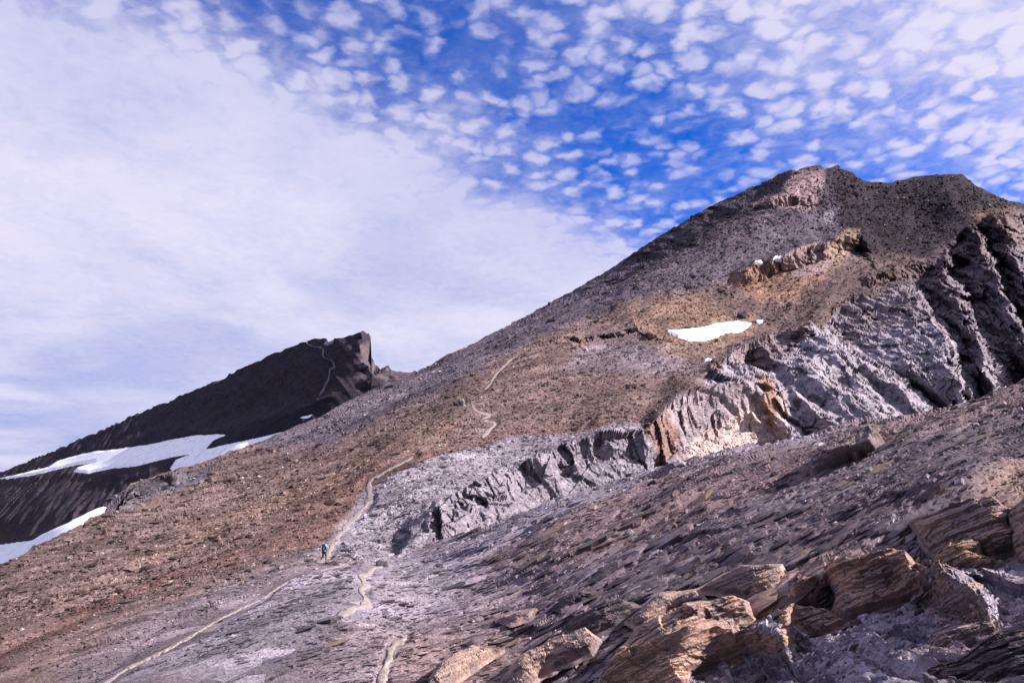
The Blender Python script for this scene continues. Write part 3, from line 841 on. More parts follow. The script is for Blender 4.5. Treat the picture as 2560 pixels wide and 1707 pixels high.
# ------------------------------------------------------------------ terrain sheets
def build_layer(name, L, sky, x0, x1, dx, bottom, rows, mat, back, backlen=140.0):
    px1 = np.arange(x0, x1 + dx, dx)
    top = np.interp(px1, sky[:, 0], sky[:, 1])
    jag = vnoise(np.stack([px1 / 14, px1 * 0, px1 * 0], -1)) * 1.6 + vnoise(np.stack([px1 / 5, px1 * 0 + 4, px1 * 0], -1)) * 1.0
    top = top + jag
    bot = bottom(px1)
    t = np.linspace(0, 1, rows)[:, None]
    py = top[None] * (1 - t) + bot[None] * t
    px = np.broadcast_to(px1[None], py.shape).copy()
    P, n, cf, rid, D, pf = L.full(px, py)
    c = L.colour(px, py, P, cf, rid, D, pf)
    # the hidden far side of the crest
    bk = []
    if back:
        r0 = P[0]; hd = r0.copy(); hd[:, 2] = 0; hd /= np.linalg.norm(hd, axis=1, keepdims=True)
        for s in (0.01, .03, .07, .15, .3, .6, 1.0):
            p = r0 + hd * (s * backlen); p[:, 2] -= s * backlen * (0.55 + 0.25 * s)
            p += (vnoise(p / 8)[:, None] * s * 6)
            bk.append(p)
        bk = np.array(bk[::-1])
        P = np.concatenate([bk, P]); c = np.concatenate([np.repeat(c[:1], len(bk), 0), c])
    # the slopes go on beyond the frame to both sides
    for side, dr in ((-1, (-1, .15, -.33)), (1, (1, .1, .10))):
        e0 = P[:, 0] if side < 0 else P[:, -1]; ce = c[:, 0] if side < 0 else c[:, -1]
        ex = []
        for s in (.02, .05, .1, .18, .3, .5, .8, 1.3, 2.2):
            p = e0 + np.array(dr) * s * backlen
            p[:, 2] += vnoise(p / (backlen * .12)) * min(s, .3) * backlen * .05
            ex.append(p)
        ex = np.stack(ex, 1); cx_ = np.repeat(ce[:, None], ex.shape[1], 1)
        if side < 0: P = np.concatenate([ex[:, ::-1], P], 1); c = np.concatenate([cx_, c], 1)
        else: P = np.concatenate([P, ex], 1); c = np.concatenate([c, cx_], 1)
    return mesh_from_grid(name, P, c, mat)


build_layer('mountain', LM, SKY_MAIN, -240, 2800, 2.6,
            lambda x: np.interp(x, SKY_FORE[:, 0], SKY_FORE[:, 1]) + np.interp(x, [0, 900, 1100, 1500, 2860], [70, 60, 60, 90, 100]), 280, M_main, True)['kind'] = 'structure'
build_layer('rocky_slope', LF, SKY_FORE, -220, 2780, 2.8, lambda x: np.interp(x, [-300, 2860], [1860, 1860]), 560, M_fore, True, 18.0)['kind'] = 'structure'
build_layer('far_peak', LP, SKY_FAR, -320, 1120, 2.3, lambda x: np.interp(x, SKY_MAIN[:, 0], SKY_MAIN[:, 1]) + 70, 130, M_far, True, 200.0)['kind'] = 'structure'

gv = np.array([(-6000, -3000, -150), (6000, -3000, -150), (6000, 15000, -150), (-6000, 15000, -150)], float)
M_gr = rock_mat('valley_ground_rock', base=(.12, .11, .10), scale=.02, bump=.3, dist=1, var=.3)
raw_mesh('ground', gv, np.array([[0, 1, 2, 3]]), None, M_gr)['kind'] = 'structure'


# ------------------------------------------------------------------ patches lying on the slopes
def patch(name, L, poly, mat, height, step=2.0, width=6.0, wob=(6.0, 2.0), edge=3.0, colour=None, dirmix=0.0, profile=None, relief=True, smooth=False):
    """a body on the slope with its own thickness: full height inside, dipping under the ground at its rim"""
    Q = np.array(poly, float)
    xs = np.arange(Q[:, 0].min() - 12, Q[:, 0].max() + 12, step); ys = np.arange(Q[:, 1].min() - 12, Q[:, 1].max() + 12, step)
    px, py = np.meshgrid(xs, ys)
    P, n, cf, rid, D, pf = L.full(px, py)
    Pq = P if relief else ray(px, py) * float(np.median(D[len(ys) // 2]))
    wx = vnoise(Pq / wob[0]) * edge + vnoise(Pq / wob[1] + 8) * edge * .6
    wy = vnoise(Pq / wob[0] + 20) * edge * .6 + vnoise(Pq / wob[1] + 38) * edge * .4
    d = polyd(px + wx, py + wy, poly)
    h = height * ss(d, -1.5, width) - height * .25 * ss(-d, -1, 5)
    if profile is not None: h = profile(px, py, d, Pq, h)
    dn = -ray(px, py); dn /= np.linalg.norm(dn, axis=-1, keepdims=True)
    nn = n * (1 - dirmix) + dn * dirmix; nn /= np.linalg.norm(nn, axis=-1, keepdims=True)
    if not relief:
        ins = d > 0
        yb = np.where(ins.any(0), np.where(ins, py, -1).max(0), np.nan)
        okc = ~np.isnan(yb); yb = np.interp(xs, xs[okc], yb[okc])
        kk = np.hanning(91); yb = np.convolve(np.pad(yb, 45, 'edge'), kk / kk.sum(), 'valid')
        Db = L.depth(xs, yb)[0][None]
        mm = ss(d, 0, max(8, width * .35))
        D2 = D * (1 - mm) + (Db + np.clip(D - Db, 0, None) * .38) * mm
        P = ray(px, py) * D2[..., None] + n * L.low[..., None]
    P = P + nn * h[..., None]
    c = None if colour is None else colour(px, py, P if relief else Pq, d, rid, D)
    return mesh_from_grid(name, P, c, mat, smooth, keep=(d > -4))


for L, poly, hgt, lab in SN:
    L = LP if L == 'f' else LM
    big = len(poly) > 8
    o = patch('snow_patch', L, poly, M_snow, hgt, step=2.0 if big else 1.2, width=5 if big else 2, edge=2.5 if big else .6,
              wob=((25, 8) if L is LP else (8, 3)), relief=True, smooth=True)
    tag(o, lab, 'snow patch', G)


def ribbon(name, L, line, hw, mat, lift):
    Pn = np.array(line, float); W_ = np.array(hw if hasattr(hw, '__len__') else [hw] * len(Pn), float)
    # Catmull-Rom through the points
    pts = []; ws = []
    for k in range(len(Pn) - 1):
        p0 = Pn[max(k - 1, 0)]; p1 = Pn[k]; p2 = Pn[k + 1]; p3 = Pn[min(k + 2, len(Pn) - 1)]
        m_ = max(3, int(np.linalg.norm(p2 - p1) / 2.5))
        for t in np.arange(m_) / m_:
            pts.append(.5 * (2 * p1 + (p2 - p0) * t + (2 * p0 - 5 * p1 + 4 * p2 - p3) * t * t + (3 * p1 - p0 - 3 * p2 + p3) * t ** 3)); ws.append(W_[k] * (1 - t) + W_[k + 1] * t)
    pts.append(Pn[-1]); ws.append(W_[-1])
    pts = np.array(pts); ws = np.array(ws)
    tg = np.gradient(pts, axis=0); tg /= np.linalg.norm(tg, axis=1, keepdims=True) + 1e-9
    nr = np.stack([-tg[:, 1], tg[:, 0] * .6], 1)
    s = np.linspace(-1, 1, 7)
    k = np.arange(len(pts))
    j1 = vnoise(np.stack([k / 3.1, k * 0, k * 0 + 3], -1)); j2 = vnoise(np.stack([k / 3.1, k * 0 + 9, k * 0 + 3], -1))
    tp_ = np.minimum(k / 6.0, (len(pts) - 1 - k) / 6.0).clip(.08, 1) ** .6; ws = ws * tp_
    wl = ws * (1 + .6 * j1); wr = ws * (1 + .6 * j2)
    px = pts[:, 0][None] + s[:, None] * np.where(s[:, None] < 0, wl, wr) * nr[:, 0][None]
    py = pts[:, 1][None] + s[:, None] * np.where(s[:, None] < 0, wl, wr) * nr[:, 1][None]
    P, n, *_ = L.full(px, py)
    prof = lift * (1 - 1.9 * np.abs(s) ** 4)
    P = P + n * (prof[:, None, None] + .02 * lift)
    return mesh_from_grid(name, P, None, mat, True)


for nm, (ln, hw) in PATHS.items():
    ribbon('path', LM if nm in ('upper', 'bend', 'high') else LF, ln, [w_ * (.6 if nm == 'lower' else 1.0) for w_ in hw], M_path2 if nm == 'lower' else M_path, .08)['kind'] = 'structure'
ribbon('path', LP, PATH_FAR[0], PATH_FAR[1], M_pathfar, 1.2)['kind'] = 'structure'


# ------------------------------------------------------------------ rock outcrops of the foreground
def tint(a, b_, lam, base=(.52, .49, .53)):
    A = np.array(a, np.float32); Bc = np.array(b_, np.float32)
    def f(px, py, P, d, rid, D):
        m = ss(fbm(P / lam + 3, 4), -.25, .35)[..., None]
        c = A * (1 - m) + Bc * m
        g = np.random.default_rng(2).random(D.shape)[..., None]
        st, r = stripes(P, .22, 5, NF)
        return np.clip(c * (.75 + .5 * g) * (.88 + .24 * r[..., None]) * np.array(base), .01, .9)
    return f


OCHRE = tint((.66, .46, .34), (.42, .32, .28), .4)
GREYB = tint((.30, .25, .24), (.42, .33, .30), .5)
DARKB = tint((.13, .115, .12), (.22, .18, .175), .4)
BROWN = tint((.54, .40, .32), (.37, .29, .27), .5)
NOUT = np.array((-.37, .06, .93)); NOUT /= np.linalg.norm(NOUT)


def beds(P, lam, seed, a=.5):
    bc = P @ NOUT + lam * .28 * vnoise(P / (lam * 5) + seed) + lam * .12 * vnoise(P / lam + seed)
    k = bc / lam; i = np.floor(k).astype(np.int64); f = k - i
    r = _R[(i * 13 + seed) & 127, seed & 127, 0]; r2 = _R[((i + 1) * 13 + seed) & 127, seed & 127, 0]
    groove = np.exp(-((f - .93) / .07) ** 2)
    return (r + (r2 - r) * ss(f, .80, 1.0) - .5) * 1.2 - 1.3 * a * groove


def outcrop_profile(H, width, lump, bed, holes=0.0):
    def f(px, py, d, P, h):
        m = ss(d, 0, 8)
        body = H * (.6 * ss(d, 0, width * .35) + .4 * ss(d, 0, width * 1.4))
        h = body * ss(d, -2, 4) - H * .3 * ss(-d, -1, 6)
        h = h + m * lump * .8 * fbm(P / (lump * 4.0) + 5, 4)
        h = h + m * (1.5 * bed * beds(P, bed * 2.4, 3) + .85 * bed * beds(P, bed * .9, 7))
        for l, a_ in ((lump * 2.2, .34), (lump * .9, .30), (lump * .4, .26)):
            h = h + m * a_ * l * facets(P * np.array((.7, 1, 1.5)) / l, int(l * 50))[0]
        if holes: h = h - m * holes * ss(fbm(P / (holes * 2.2) + 11, 2), .30, .42)
        return h
    return f


OUT = [
    ([(1870, 1565), (1960, 1505), (2060, 1522), (2125, 1562), (2060, 1602), (1950, 1642), (1885, 1640)], .5, 22, .3, .12, .12, OCHRE, 'low ochre shelf joining the pitted outcrop to the layered knoll'),
    ([(2290, 1410), (2340, 1440), (2420, 1478), (2500, 1472), (2465, 1530), (2385, 1562), (2315, 1525)], .45, 20, .3, .12, 0, BROWN, 'broken brown shelf under the rounded tan boulder'),
    ([(1560, 1562), (1640, 1502), (1740, 1478), (1765, 1503), (1680, 1527), (1600, 1572)], .35, 14, .2, .10, 0, BROWN, 'narrow brown ledge above the left end of the pitted ochre outcrop'),
    ([(1040, 1760), (1090, 1700), (1130, 1662), (1180, 1638), (1262, 1650), (1180, 1694), (1080, 1760)], .45, 18, .2, .12, 0, BROWN, 'brown layered ledge at the bottom edge left of the long tongue'),
    ([(1410, 1585), (1480, 1545), (1560, 1518), (1610, 1528), (1545, 1572), (1470, 1603)], .35, 12, .15, .10, 0, DARKB, 'thin dark ledge just above the tongue of brown layered rock'),
    ([(1240, 1562), (1300, 1540), (1345, 1538), (1330, 1560), (1280, 1580)], .3, 10, .1, .08, 0, BROWN, 'small pinkish plate of rock low in the middle of the near slope'),
    ([(1390, 1532), (1420, 1500), (1460, 1485), (1500, 1490), (1460, 1515), (1410, 1540)], .35, 10, .12, .08, 0, DARKB, 'dark wedge shaped rock beside the small pinkish plate'),
    ([(2018, 1170), (2060, 1136), (2110, 1100), (2160, 1082), (2200, 1080), (2190, 1098), (2214, 1110), (2180, 1132), (2150, 1142), (2080, 1166), (2030, 1180)], 2.2, 9, .35, .30, 0, GREYB, 'large tilted grey brown block on the crest of the near slope'),
    ([(1480, 1760), (1520, 1640), (1600, 1562), (1680, 1522), (1750, 1502), (1830, 1475), (1872, 1490), (1882, 1540), (1852, 1572), (1922, 1602), (1900, 1642), (1840, 1662), (1745, 1700), (1740, 1760)], .9, 45, .45, .16, .30, OCHRE, 'ochre weathered outcrop pitted with hollows at the bottom of the picture'),
    ([(1250, 1712), (1330, 1645), (1420, 1602), (1470, 1583), (1502, 1600), (1482, 1625), (1400, 1662), (1350, 1692), (1300, 1725)], .55, 18, .15, .10, 0, BROWN, 'long tongue of brown layered rock left of the pitted ochre outcrop'),
    ([(1730, 1482), (1850, 1412), (1950, 1402), (1962, 1422), (1940, 1470), (1885, 1496), (1840, 1478)], .5, 22, .2, .12, 0, BROWN, 'low brown layered shelf above the pitted ochre outcrop'),
    ([(1968, 1475), (2010, 1446), (2050, 1441), (2058, 1480), (2030, 1512), (1985, 1496)], .7, 14, .2, .12, 0, OCHRE, 'small rounded ochre block at the left foot of the layered ochre knoll'),
    ([(2045, 1440), (2062, 1405), (2110, 1390), (2250, 1384), (2292, 1400), (2302, 1440), (2352, 1472), (2330, 1502), (2210, 1530), (2130, 1562), (2070, 1545), (2085, 1500)], .9, 30, .45, .15, .18, OCHRE, 'layered ochre knoll in the middle of the near outcrops'),
    ([(2270, 1300), (2420, 1243), (2480, 1236), (2530, 1260), (2522, 1300), (2560, 1340), (2540, 1380), (2480, 1400), (2420, 1380), (2330, 1390), (2300, 1350)], .8, 26, .3, .14, 0, BROWN, 'brown ledge of thin beds above the rounded boulder near the right edge'),
    ([(2330, 1400), (2380, 1352), (2430, 1344), (2462, 1368), (2456, 1398), (2506, 1420), (2494, 1452), (2430, 1468), (2355, 1440)], .9, 24, .25, .10, 0, tint((.46, .33, .22), (.30, .22, .18), .7), 'rounded tan boulder cut by cracks near the right edge'),
    ([(2520, 1300), (2560, 1230), (2640, 1180), (2700, 1200), (2700, 1450), (2600, 1450), (2545, 1430), (2530, 1380)], .9, 30, .4, .14, 0, BROWN, 'pale brown rock mass cut off by the right edge of the picture'),
    ([(2355, 1602), (2420, 1585), (2500, 1590), (2522, 1622), (2440, 1662), (2345, 1692), (2330, 1660)], .5, 25, .15, .08, 0, tint((.46, .37, .34), (.36, .28, .26), .7), 'smooth pinkish slab lying low in the bottom right corner'),
    ([(2340, 1720), (2450, 1682), (2500, 1642), (2560, 1622), (2680, 1600), (2700, 1780), (2330, 1800)], .7, 30, .2, .10, 0, DARKB, 'dark brown rock in the very bottom right corner'),
]
for poly, H, wd, lump, bed, holes, colf, lab in OUT:
    o = patch('rock_outcrop', LF, poly, M_out, H, step=1.7, width=wd, wob=(1.2, .4), edge=7, colour=colf, dirmix=.68, relief=False, profile=outcrop_profile(H, wd, lump, bed, holes))
    tag(o, lab, 'rock outcrop', 'rock outcrops of the near slope')


# ------------------------------------------------------------------ stones
def surf(L, px, py):
    px = np.atleast_1d(np.asarray(px, float)); py = np.atleast_1d(np.asarray(py, float))
    P, n, cf, rid, D, pf = L.full(px, py)
    c = L.colour(px, py, P, cf, rid, D, pf)
    return P, n, cf, D, pf, c


def hit(L, x, y):
    """the spot of the finished surface that is seen in the direction (x, y)"""
    gx, gy = np.meshgrid(np.arange(-14, 15, 2.0), np.arange(-60, 61, 1.0))
    qx = x + gx.ravel(); qy = y + gy.ravel()
    P = L.full(qx, qy)[0]
    c, q = math.cos(TH), math.sin(TH)
    fw = P[:, 1] * c + P[:, 2] * q; up = -P[:, 1] * q + P[:, 2] * c
    sx = CX + F * P[:, 0] / fw; sy = CY - F * up / fw
    e = (sx - x) ** 2 + (sy - y) ** 2
    near = e < 2.5
    k = int(np.argmin(np.where(near, fw, 1e9))) if near.any() else int(np.argmin(e))
    return qx[k], qy[k]


def slab_templates(k, r):
    """irregular six sided slabs without underside, unit length, z up: (k,12,3) vertices and shared quads"""
    V = []
    for _ in range(k):
        a = np.sort((np.arange(6) + r.uniform(-.3, .3, 6)) * math.pi / 3)
        rad = r.uniform(.38, .56, 6)
        x = np.cos(a) * rad; y = np.sin(a) * rad
        top = np.stack([x * r.uniform(.72, .98, 6), y * r.uniform(.72, .98, 6), r.uniform(.35, .6, 6)], 1)
        top[:, 2] += top[:, 0] * r.uniform(-.2, .25)
        bot = np.stack([x, y, np.full(6, -.5)], 1)
        V.append(np.concatenate([bot, top]))
    q = [[i, (i + 1) % 6, 6 + (i + 1) % 6, 6 + i] for i in range(6)] + [[6, 7, 8, 9], [6, 9, 10, 11]]
    return np.array(V), np.array(q)


def chip_templates(k, r):
    V = []
    for _ in range(k):
        a = np.arange(4) * math.pi / 2 + r.uniform(-.4, .4, 4); rad = r.uniform(.4, .6, 4)
        bot = np.stack([np.cos(a) * rad, np.sin(a) * rad, np.full(4, -.5)], 1)
        f = r.uniform(.4, .85, 4)
        top = np.stack([np.cos(a) * rad * f, np.sin(a) * rad * f, r.uniform(.2, .6, 4)], 1)
        V.append(np.concatenate([bot, top]))
    q = [[i, (i + 1) % 4, 4 + (i + 1) % 4, 4 + i] for i in range(4)] + [[4, 5, 6, 7]]
    return np.array(V), np.array(q)


def lens_templates(k, r):
    """long thin ledges: a broken front edge standing proud and undercut, the back sinking into the slope"""
    V = []
    for _ in range(k):
        xs_ = np.array([-.5, -.3, -.08, .14, .34, .5]) + r.uniform(-.04, .04, 6); xs_[0] = -.5; xs_[-1] = .5
        w = np.array([.06, .30, .48, .50, .34, .10]) * r.uniform(.7, 1.15, 6)
        zt = np.array([-.1, .32, .5, .5, .42, .15]) * r.uniform(.7, 1.2, 6)
        fr = np.stack([xs_, -w, zt], 1); bk = np.stack([xs_, w * .9 + .1, np.full(6, -.55)], 1); md = np.stack([xs_, w * .1, zt * .8 + .02], 1)
        lo = np.stack([xs_ * .96, -w * .62, np.full(6, -.7)], 1)
        V.append(np.concatenate([lo, fr, md, bk]))
    q = []
    for row in range(3):
        for i in range(5): q.append([row * 6 + i, row * 6 + i + 1, row * 6 + 7 + i, row * 6 + 6 + i])
    q.append([0, 6, 12, 18]); q.append([5, 23, 17, 11])
    return np.array(V), np.array(q)


def frames(n, T, r, spin, tilt):
    """per stone axes lying in the slope"""
    T = np.broadcast_to(T, n.shape); t = T - n * (T * n).sum(-1, keepdims=True); t /= np.linalg.norm(t, axis=-1, keepdims=True)
    bb = np.cross(n, t)
    a = r.normal(0, spin, len(n))[:, None]
    X = t * np.cos(a) + bb * np.sin(a); Y = -t * np.sin(a) + bb * np.cos(a)
    a = r.normal(.05, tilt, len(n))[:, None]
    X2 = X * np.cos(a) + n * np.sin(a); Z = -X * np.sin(a) + n * np.cos(a)
    a = r.normal(0, tilt, len(n))[:, None]
    Y2 = Y * np.cos(a) + Z * np.sin(a); Z2 = -Y * np.sin(a) + Z * np.cos(a)
    return X2, Y2, Z2


def scatter(name, L, px, py, size_px, tmpl, T, asp, thick, mat, r, spin=.5, tilt=.16, dark=(.22, 1.6), pale=.012, sink=.2):
    P, n, cf, D, pf, c = surf(L, px, py)
    ok = (r.random(len(pf)) < .45 + .55 * ss(fbm(P / (D / 30)[:, None], 3), -.35, .15)) & (pf < .55 + .4 * (size_px < 9) + .75 * (r.random(len(pf)) < .25)) & (cf * (L is LM) < .45)
    P, n, D, c, size_px = P[ok], n[ok], D[ok], c[ok], size_px[ok]
    m = len(P)
    s_ = size_px * D / F
    X, Y, Z = frames(n, T, r, spin, tilt)
    V, q = tmpl
    ti = r.integers(0, len(V), m)
    v = V[ti]
    th = s_ * r.uniform(*thick, m)
    w = (X[:, None] * (v[..., 0:1] * s_[:, None, None]) + Y[:, None] * (v[..., 1:2] * (s_ * r.uniform(*asp, m))[:, None, None])
         + Z[:, None] * (v[..., 2:3] * th[:, None, None]) + P[:, None] + n[:, None] * (th * (.5 - sink))[:, None, None])
    k = V.shape[1]
    Q = (q[None] + (np.arange(m) * k)[:, None, None]).reshape(-1, 4)
    cc = c * r.uniform(dark[0], dark[1], m)[:, None]
    pl = r.random(m) < pale
    cc[pl] = np.array((.30, .28, .285)) * r.uniform(.7, 1.3, pl.sum())[:, None]
    C_ = np.repeat(np.clip(cc, .01, .8)[:, None], k, 1).reshape(-1, 3)
    o = raw_mesh(name, w.reshape(-1, 3), Q, C_, mat)
    o['kind'] = 'stuff'
    return o


def sample_px(nn, sky, low, r, x0=-120, x1=2680):
    px = r.uniform(x0, x1, nn); t = r.random(nn)
    a = np.interp(px, sky[:, 0], sky[:, 1]) + 2; bt = low(px)
    # keep the density even over the picture
    h = bt - a; keep = r.random(nn) < h / h.max()
    return px[keep], (a + t * h)[keep]


r = np.random.default_rng(42)
T_SL = slab_templates(24, r); T_CH = chip_templates(24, r)
lowm = lambda x: np.interp(x, SKY_FORE[:, 0], SKY_FORE[:, 1]) + 8
px, py = sample_px(125000, SKY_MAIN, lowm, r)
scatter('scree', LM, px, py, np.clip(3.2 + r.exponential(1.8 + 1.4 * ss(py, 800, 1500), len(px)), 3, 22), T_CH, TM, (.35, .9), (.25, .55), M_main, r, spin=.4)
lowf = lambda x: np.full_like(x, 1740.0)
px, py = sample_px(56000, SKY_FORE, lowf, r)
scatter('shale_chips', LF, px, py, np.clip(5 + r.exponential(5, len(px)) * (0.6 + .8 * ss(px, 900, 1700)), 5, 40), T_CH, TF, (.3, .75), (.16, .38), M_fore, r, spin=.25, tilt=.08, dark=(.3, 1.6))


T_LE = lens_templates(24, r)
px, py = sample_px(34000, SKY_FORE, lowf, r, 500, 2680)
sc_ = ss(px, 900, 1700) * ss(py, 1150, 1500)
sz_ = np.clip(12 + r.exponential(9 + 22 * sc_, len(px)), 11, 150)
dd_ = np.min([lined(px, py, ln) for ln, _ in PATHS.values()], 0)
ok_ = (dd_ > 12 + sz_ * .55) & (polymask(px, py, GREYJ, 10) < .4)
px, py, sz_ = px[ok_], py[ok_], sz_[ok_]
scatter('shale_ledges', LF, px, py, sz_, T_LE, TF, (.3, .65), (.06, .15), M_fore, r, spin=.11, tilt=.03, dark=(.45, 1.5), pale=0, sink=.3)
TM2 = basis((-0.14, -0.27, 0.95), math.radians(30), 0)[0]
px, py = sample_px(9000, SKY_MAIN, lambda x: np.interp(x, SKY_FORE[:, 0], SKY_FORE[:, 1]) + 6, r)
dd_ = np.min([lined(px, py, ln) for ln, _ in PATHS.values()], 0); px, py = px[dd_ > 20], py[dd_ > 20]
scatter('scree_ledges', LM, px, py, np.clip(7 + r.exponential(5 + 4 * ss(py, 900, 1400), len(px)), 7, 48), T_LE, TM2, (.5, 1.0), (.14, .30), M_main, r, spin=.2, tilt=.05, dark=(.3, 1.3), pale=0, sink=.3)


# single stones big enough to be told apart
def stone_mesh(k, r, flat, sides=9):
    bm = bmesh.new()
    a = np.sort((np.arange(sides) + r.uniform(-.3, .3, sides)) * 2 * math.pi / sides); rad = r.uniform(.36, .55, sides)
    rings = []
    for z, f, j in ((-.5, .92, .04), (-.05, 1.0, .05), (.32, .93, .06), (.5, .74, .08)):
        rings.append([bm.verts.new((math.cos(t) * q_ * f + r.uniform(-j, j), math.sin(t) * q_ * f + r.uniform(-j, j), (z + r.uniform(-j, j)) * flat)) for t, q_ in zip(a, rad)])
    for A, Bq in zip(rings[:-1], rings[1:]):
        for i in range(sides): bm.faces.new((A[i], A[(i + 1) % sides], Bq[(i + 1) % sides], Bq[i]))
    c0 = bm.verts.new((r.uniform(-.08, .08), r.uniform(-.08, .08), .53 * flat))
    for i in range(sides): bm.faces.new((rings[-1][i], rings[-1][(i + 1) % sides], c0))
    bm.faces.new(list(reversed(rings[0])))
    me = bpy.data.meshes.new('stone'); bm.to_mesh(me); bm.free()
    return me


def stone_mat(name, base, sc=3.0): return rock_mat(name, base=base, scale=sc, dist=.06, bump=.8, var=.4)


M_st = [stone_mat('slab_grey_brown', (.11, .09, .095)), stone_mat('slab_dark', (.055, .048, .055)), stone_mat('slab_tan', (.17, .125, .11)), stone_mat('slab_pale', (.26, .235, .245))]
VAR = []
for mi in range(4):
    for q_ in range(3):
        me = stone_mesh(0, r, 1.0); me.materials.append(M_st[mi]); VAR.append((mi, me))


SVAR = []
for mi in range(4):
    for q_ in range(4):
        me = bpy.data.meshes.new('slab'); me.from_pydata(T_LE[0][mi * 4 + q_].tolist(), [], T_LE[1].tolist()); me.materials.append(M_st[mi])
        SVAR.append(me)


def place_stones(name, L, pts, sizes, T, mats, asp, thick, label, cat, group, spin=.35, tilt=.15, sink=.2):
    px = np.array([p[0] for p in pts], float); py = np.array([p[1] for p in pts], float)
    P, n, cf, D, pf, c = surf(L, px, py)
    X, Y, Z = frames(n, T, r, spin, tilt)
    s_ = np.array(sizes) * D / F
    for i in range(len(px)):
        if name == 'stone_slab' and polymask(px[i:i+1], py[i:i+1], GREYJ, 10)[0] > .3: continue
        if name == 'stone_slab' and min(lined(px[i:i+1], py[i:i+1], ln)[0] for ln, _ in PATHS.values()) < 16 + sizes[i] * .55: continue
        if pf[i] > .3 and name != 'boulder': continue
        mi = mats[int(r.integers(len(mats)))]; me = VAR[mi * 3 + int(r.integers(3))][1] if name != 'stone_slab' else SVAR[mi * 4 + int(r.integers(4))]
        o = bpy.data.objects.new(name, me); COL.objects.link(o)
        sx, sy, sz = s_[i], s_[i] * r.uniform(*asp), s_[i] * r.uniform(*thick)
        M = Matrix([[X[i][a] * sx, Y[i][a] * sy, Z[i][a] * sz, P[i][a] + n[i][a] * sz * (.5 - sink)] for a in range(3)] + [[0, 0, 0, 1]])
        o.matrix_world = M
        tag(o, label[i] if isinstance(label, list) else label, cat, group)


px, py = sample_px(420, np.array([(-320, 1700), (700, 1640), (1000, 1470), (1300, 1320), (1700, 1200), (2100, 1110), (2880, 950)], float), lambda x: np.full_like(x, 1700.0), r, 700, 2560)
sel = np.arange(min(190, len(px)))
place_stones('stone_slab', LF, list(zip(px[sel], py[sel])), np.clip(60 + r.exponential(38, len(sel)), 60, 230), TF, [0, 0, 2, 1], (.25, .5), (.05, .10),
             'long thin shale slab standing proud of the near layered slope', 'stone slab', 'thin shale slabs of the near slope', .09, .03, .3)
px, py = sample_px(130, SKY_MAIN + [0, 20], lambda x: np.interp(x, SKY_FORE[:, 0], SKY_FORE[:, 1]) - 5, r, 60, 1600)
place_stones('stone', LM, list(zip(px, py)), r.uniform(6, 11, len(px)), TM, [3, 2, 0], (.8, 1.3), (.3, .6),
             'small pale stone lying on the brown scree slope', 'stone', 'pale stones strewn over the brown slope', .8, .2)

SINGLE = [
    (LM, 829, 1421, 46, 1, (1.0, 1.2), (.42, .5), 'dark boulder beside the path just below the near hiker'),
    (LF, 955, 1414, 40, 1, (1.0, 1.2), (.34, .38), 'flat dark boulder at the head of the zigzag path'),
    (LM, 1856, 793, 26, 1, (1.0, 1.2), (.5, .6), 'dark boulder at the upper rim of the white snow patch'),
    (LM, 1144, 1013, 20, 1, (1.0, 1.2), (.5, .6), 'dark boulder leaning beside the pale standing stone'),
    (LM, 1158, 1011, 10, 3, (1.0, 1.1), (1.9, 2.0), 'pale upright stone left of the two distant hikers'),
    (LF, 1575, 1335, 22, 3, (1.0, 1.2), (.5, .6), 'pale pink stone alone in the middle of the near slope'),
    (LF, 2275, 1524, 42, 3, (1.0, 1.2), (.3, .35), 'white stone lying on the grey rubble at lower right'),
    (LF, 1820, 1050 + 20, 16, 3, (1.0, 1.2), (.4, .5), 'small pale stone near the crest of the near slope'),
    (LF, 2175, 1178, 18, 3, (1.0, 1.2), (.6, .8), 'pale stone standing in the dark shale right of centre'),
    (LF, 2440, 1062, 14, 3, (1.0, 1.2), (.5, .6), 'pale stone high on the near slope by the right edge'),
]
for L, x, y, sz, mi, asp, th, lab in SINGLE:
    x, y = hit(L, x, y)
    place_stones('boulder', L, [(x, y)], [sz], TM if L is LM else TF, [mi], asp, th, lab, 'boulder', None, .15, .05, .25)


# ------------------------------------------------------------------ people
def flat_mat(name, c, rough_=.8):
    m = bpy.data.materials.new(name); m.use_nodes = True
    t = m.node_tree; k = NB(t); bs = t.nodes['Principled BSDF']
    tc = k.n('ShaderNodeTexCoord').outputs['Object']
    f = k.ss(k.noise(tc, 9, 3), .3, .7, .75, 1.25)
    cc = k.n('ShaderNodeCombineColor', ins={0: f, 1: f, 2: f}).outputs[0]
    t.links.new(k.mix(1.0, (*c, 1), cc, blend='MULTIPLY'), bs.inputs['Base Color'])
    bs.inputs['Roughness'].default_value = rough_; bs.inputs['Specular IOR Level'].default_value = .08
    return m


def skinned(name, verts, edges, radii, mat, parent, sub=1):
    me = bpy.data.meshes.new(name); me.from_pydata(verts, edges, [])
    o = bpy.data.objects.new(name, me); COL.objects.link(o); o.parent = parent
    md = o.modifiers.new('skin', 'SKIN')
    for i, q_ in enumerate(radii):
        me.skin_vertices[0].data[i].radius = (q_, q_) if not isinstance(q_, tuple) else q_
    me.skin_vertices[0].data[0].use_root = True
    md.use_smooth_shade = True
    sb_ = o.modifiers.new('sub', 'SUBSURF'); sb_.levels = sb_.render_levels = sub
    me.materials.append(mat)
    return o


